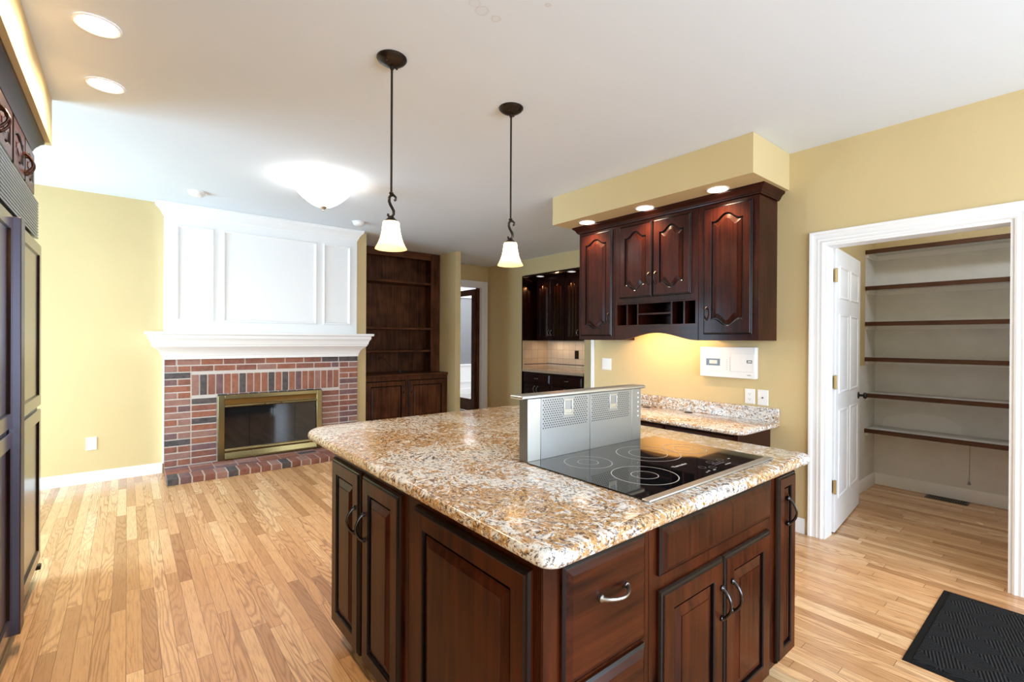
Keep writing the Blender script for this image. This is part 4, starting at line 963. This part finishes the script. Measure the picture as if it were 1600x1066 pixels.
for i, (y1, y0, lab) in enumerate(((6.150, 5.478, 'dark glazed wall cabinet at the far end of the serving niche'), (5.474, 4.812, 'dark glazed wall cabinet at the near end of the serving niche'))):
    t = thing('glazed_cabinet', (5.7, (y0 + y1) / 2, 1.365), lab, 'cabinet', 'glazed cabinets in the niche')
    mb = MB().box(5.57, 5.875, y0, y0 + .02, 1.362, 2.40).box(5.57, 5.875, y1 - .02, y1, 1.362, 2.40).box(5.57, 5.875, y0 + .02, y1 - .02, 1.362, 1.385).box(5.57, 5.875, y0 + .02, y1 - .02, 2.375, 2.45).box(5.862, 5.875, y0 + .02, y1 - .02, 1.385, 2.375)
    mb.build('carcass', BC, t)
    w_ = (y1 - y0 - .02) / 2
    for k in range(2):
        o = (5.569, y1 - .008 - k * (w_ + .004), 1.372)
        mb = MB().frame(o, **NX); hh = 1.0; n_ = 22
        R = lambda i, a=0.: outline(i, w_ - i, i, hh - i, a, 0, n_)
        def R2(i, a):
            return outline(i, w_ - i, i, hh - i, a, 0, n_)
        mb.loft([lp(R2(0, 0), 0), lp(R2(0, 0), .018), lp(R2(.003, 0), .02), lp(R2(.058, .05), .02), lp(R2(.062, .05), .012), lp(R2(.062, .05), 0), lp(R2(0, 0), 0)], False, False)
        d = mb.build('door', BC, t)
        tag(MB().frame(o, **NX).box(.055, w_ - .055, .055, hh - .055, .003, .007).build('glass_pane', MT['leaded'], d), 'leaded glass')
        mu = MB().frame(o, **NX)
        for q in (1, 2): mu.box(.055 + (w_ - .11) * q / 3 - .005, .055 + (w_ - .11) * q / 3 + .005, .06, hh - .06, .008, .016)
        for q in (1, 2, 3): mu.box(.06, w_ - .06, hh * q / 4 - .004, hh * q / 4 + .004, .008, .014)
        mu.build('glazing_bar', MT['pewter'], d)
        bow_handle(hb2 := MB().frame(o, **NX), (w_ - .03) if k == 0 else .03, .12, .08, True, .025, c0=.02); hb2.build('handle', MT['silver'], d)
    light('cabinet_lamp', 'POINT', (5.72, (y0 + y1) / 2, 2.33), 18, (1, .55, .25), radius=.02)
    u = light('niche_task_lamp', 'AREA', (5.70, (y0 + y1) / 2, 1.352), 1.0, (1, .78, .58), None, .5, .05); u.rotation_euler = (0, 0, radians(90))
for i, y in enumerate((5.93, 5.20)):
    can_light((5.43, y, 2.4518), .07, ('recessed light in the niche top over the far glazed cabinet', 'recessed light in the niche top over the near glazed cabinet')[i], 2, 'niche lights', lens=MT['lens_dim'])
plate('niche_outlet', NX, (5.8755, 5.545, 1.055), .09, .14, 'dark bronze outlet plate on the niche tiles', 'outlet', 'duplex', MT['bronze'])

# ================================================================== REFRIGERATOR
RX = -.39
rf = thing('refrigerator', (-.7, 3.0, 0), 'built-in refrigerator with dark wood panels and grey louvered top grille', 'refrigerator')
MB().box(-1.09, -.432, 2.20, 3.79, .09, 2.145).build('cabinet', MT['dark_steel'], rf, .002)
tag(MB().box(-1.05, -.47, 2.22, 3.77, .0005, .0895).build('toe_kick', MT['black'], rf), 'black recessed plinth')
gr = MB()
for i in range(13):
    z = 1.928 + i * .0162; gr.loft([[(RX - .030, y, z), (RX - .002, y, z - .004), (RX, y, z + .001), (RX, y, z + .005), (RX - .030, y, z + .010)] for y in (2.20, 3.765)])
gr.build('grille', MT['grille'], rf)
tag(MB().box(-.431, RX - .031, 2.20, 3.765, 1.915, 2.145).build('grille_backing', MT['slot'], rf), 'dark grille backing')
for y0, y1 in ((2.20, 2.945), (2.955, 3.79)):
    d = MB().box(-.431, RX - .006, y0, y1, .095, 1.905).build('door', MT['grille'], rf, .002)
    for z0, z1 in ((.115, .965), (.985, 1.89)):
        mb = MB().frame((RX - .006, y0 + .006, z0), **PX); flat_door(mb, y1 - y0 - .012, z1 - z0, .062, .016)
        tag(mb.build('door_panel', [MT['fridge_wood'], MT['groove_shade']], d), 'dark wood panel with recessed centre')
tag(MB().box(RX - .005, -.355, 2.925, 3.02, .085, 1.888).build('handle', MT['handle_metal'], rf, .004), 'full-height metal handle rail')
MB().box(-.44, -.375, 3.74, 3.785, .06, .085).build('foot', MT['bronze'], rf, .004)
for i, (y0, y1, lab) in enumerate(((2.44, 3.098, 'dark cabinet above the refrigerator grille, nearer the camera'), (3.102, 3.755, 'dark cabinet above the refrigerator grille, at the soffit end'))):
    t = thing('overhead_cabinet', (-.7, (y0 + y1) / 2, 2.15), lab, 'cabinet', 'cabinets over the refrigerator')
    MB().box(-1.09, -.424, y0, y1, 2.1465, 2.41).build('carcass', CW, t, .002)
    w_ = (y1 - y0 - .02) / 2
    for k in range(2):
        add_door(t, 'door', PX, (-.424, y0 + .008 + k * (w_ + .004), 2.155), w_, .240, CW, handle=((w_ - .022) if k == 0 else .022, .095), hmat=MT['rustbronze'], fw=.045, arch=.022, hp=.028, hlen=.09)
cp_ = [(.001, 2.4105), (.012, 2.4105), (.016, 2.422), (.026, 2.436), (.045, 2.454), (.058, 2.460), (.060, 2.4735), (.001, 2.4735)]
mb = MB(); mb.loft([[(-1.09, 2.2 - d, z), (-.424 + d, 2.2 - d, z), (-.424 + d, 3.755, z), (-1.09, 3.755, z)] for d, z in cp_])
tag(mb.build('crown_moulding', MT['cherry_y']), 'dark crown moulding above the refrigerator cabinets', 'moulding')

# ================================================================== DOOR MAT
rg = thing('door_mat', (3.05, .2, 0), 'black ribbed rubber-backed mat on the oak floor outside the pantry', 'mat')
R = lambda i, z: [(2.595 + i, -.10 + i, z), (3.498 - i, -.10 + i, z), (3.498 - i, .518 - i, z), (2.595 + i, .518 - i, z)]
MB().loft([R(0, .0005), R(0, .003), R(.006, .006), R(.028, .006)], True, True).build('rubber_border', MT['rubber'], rg)
MB().loft([R(.028, .0062), R(.032, .010)], True, True).build('ribbed_top', MT['rug'], rg)

# unseen fill light added in the room beyond the hall door
light('next_room_fill', 'AREA', (6.3, 8.9, 2.7), 42, (1, 1, 1), None, 2.0, 1.6)
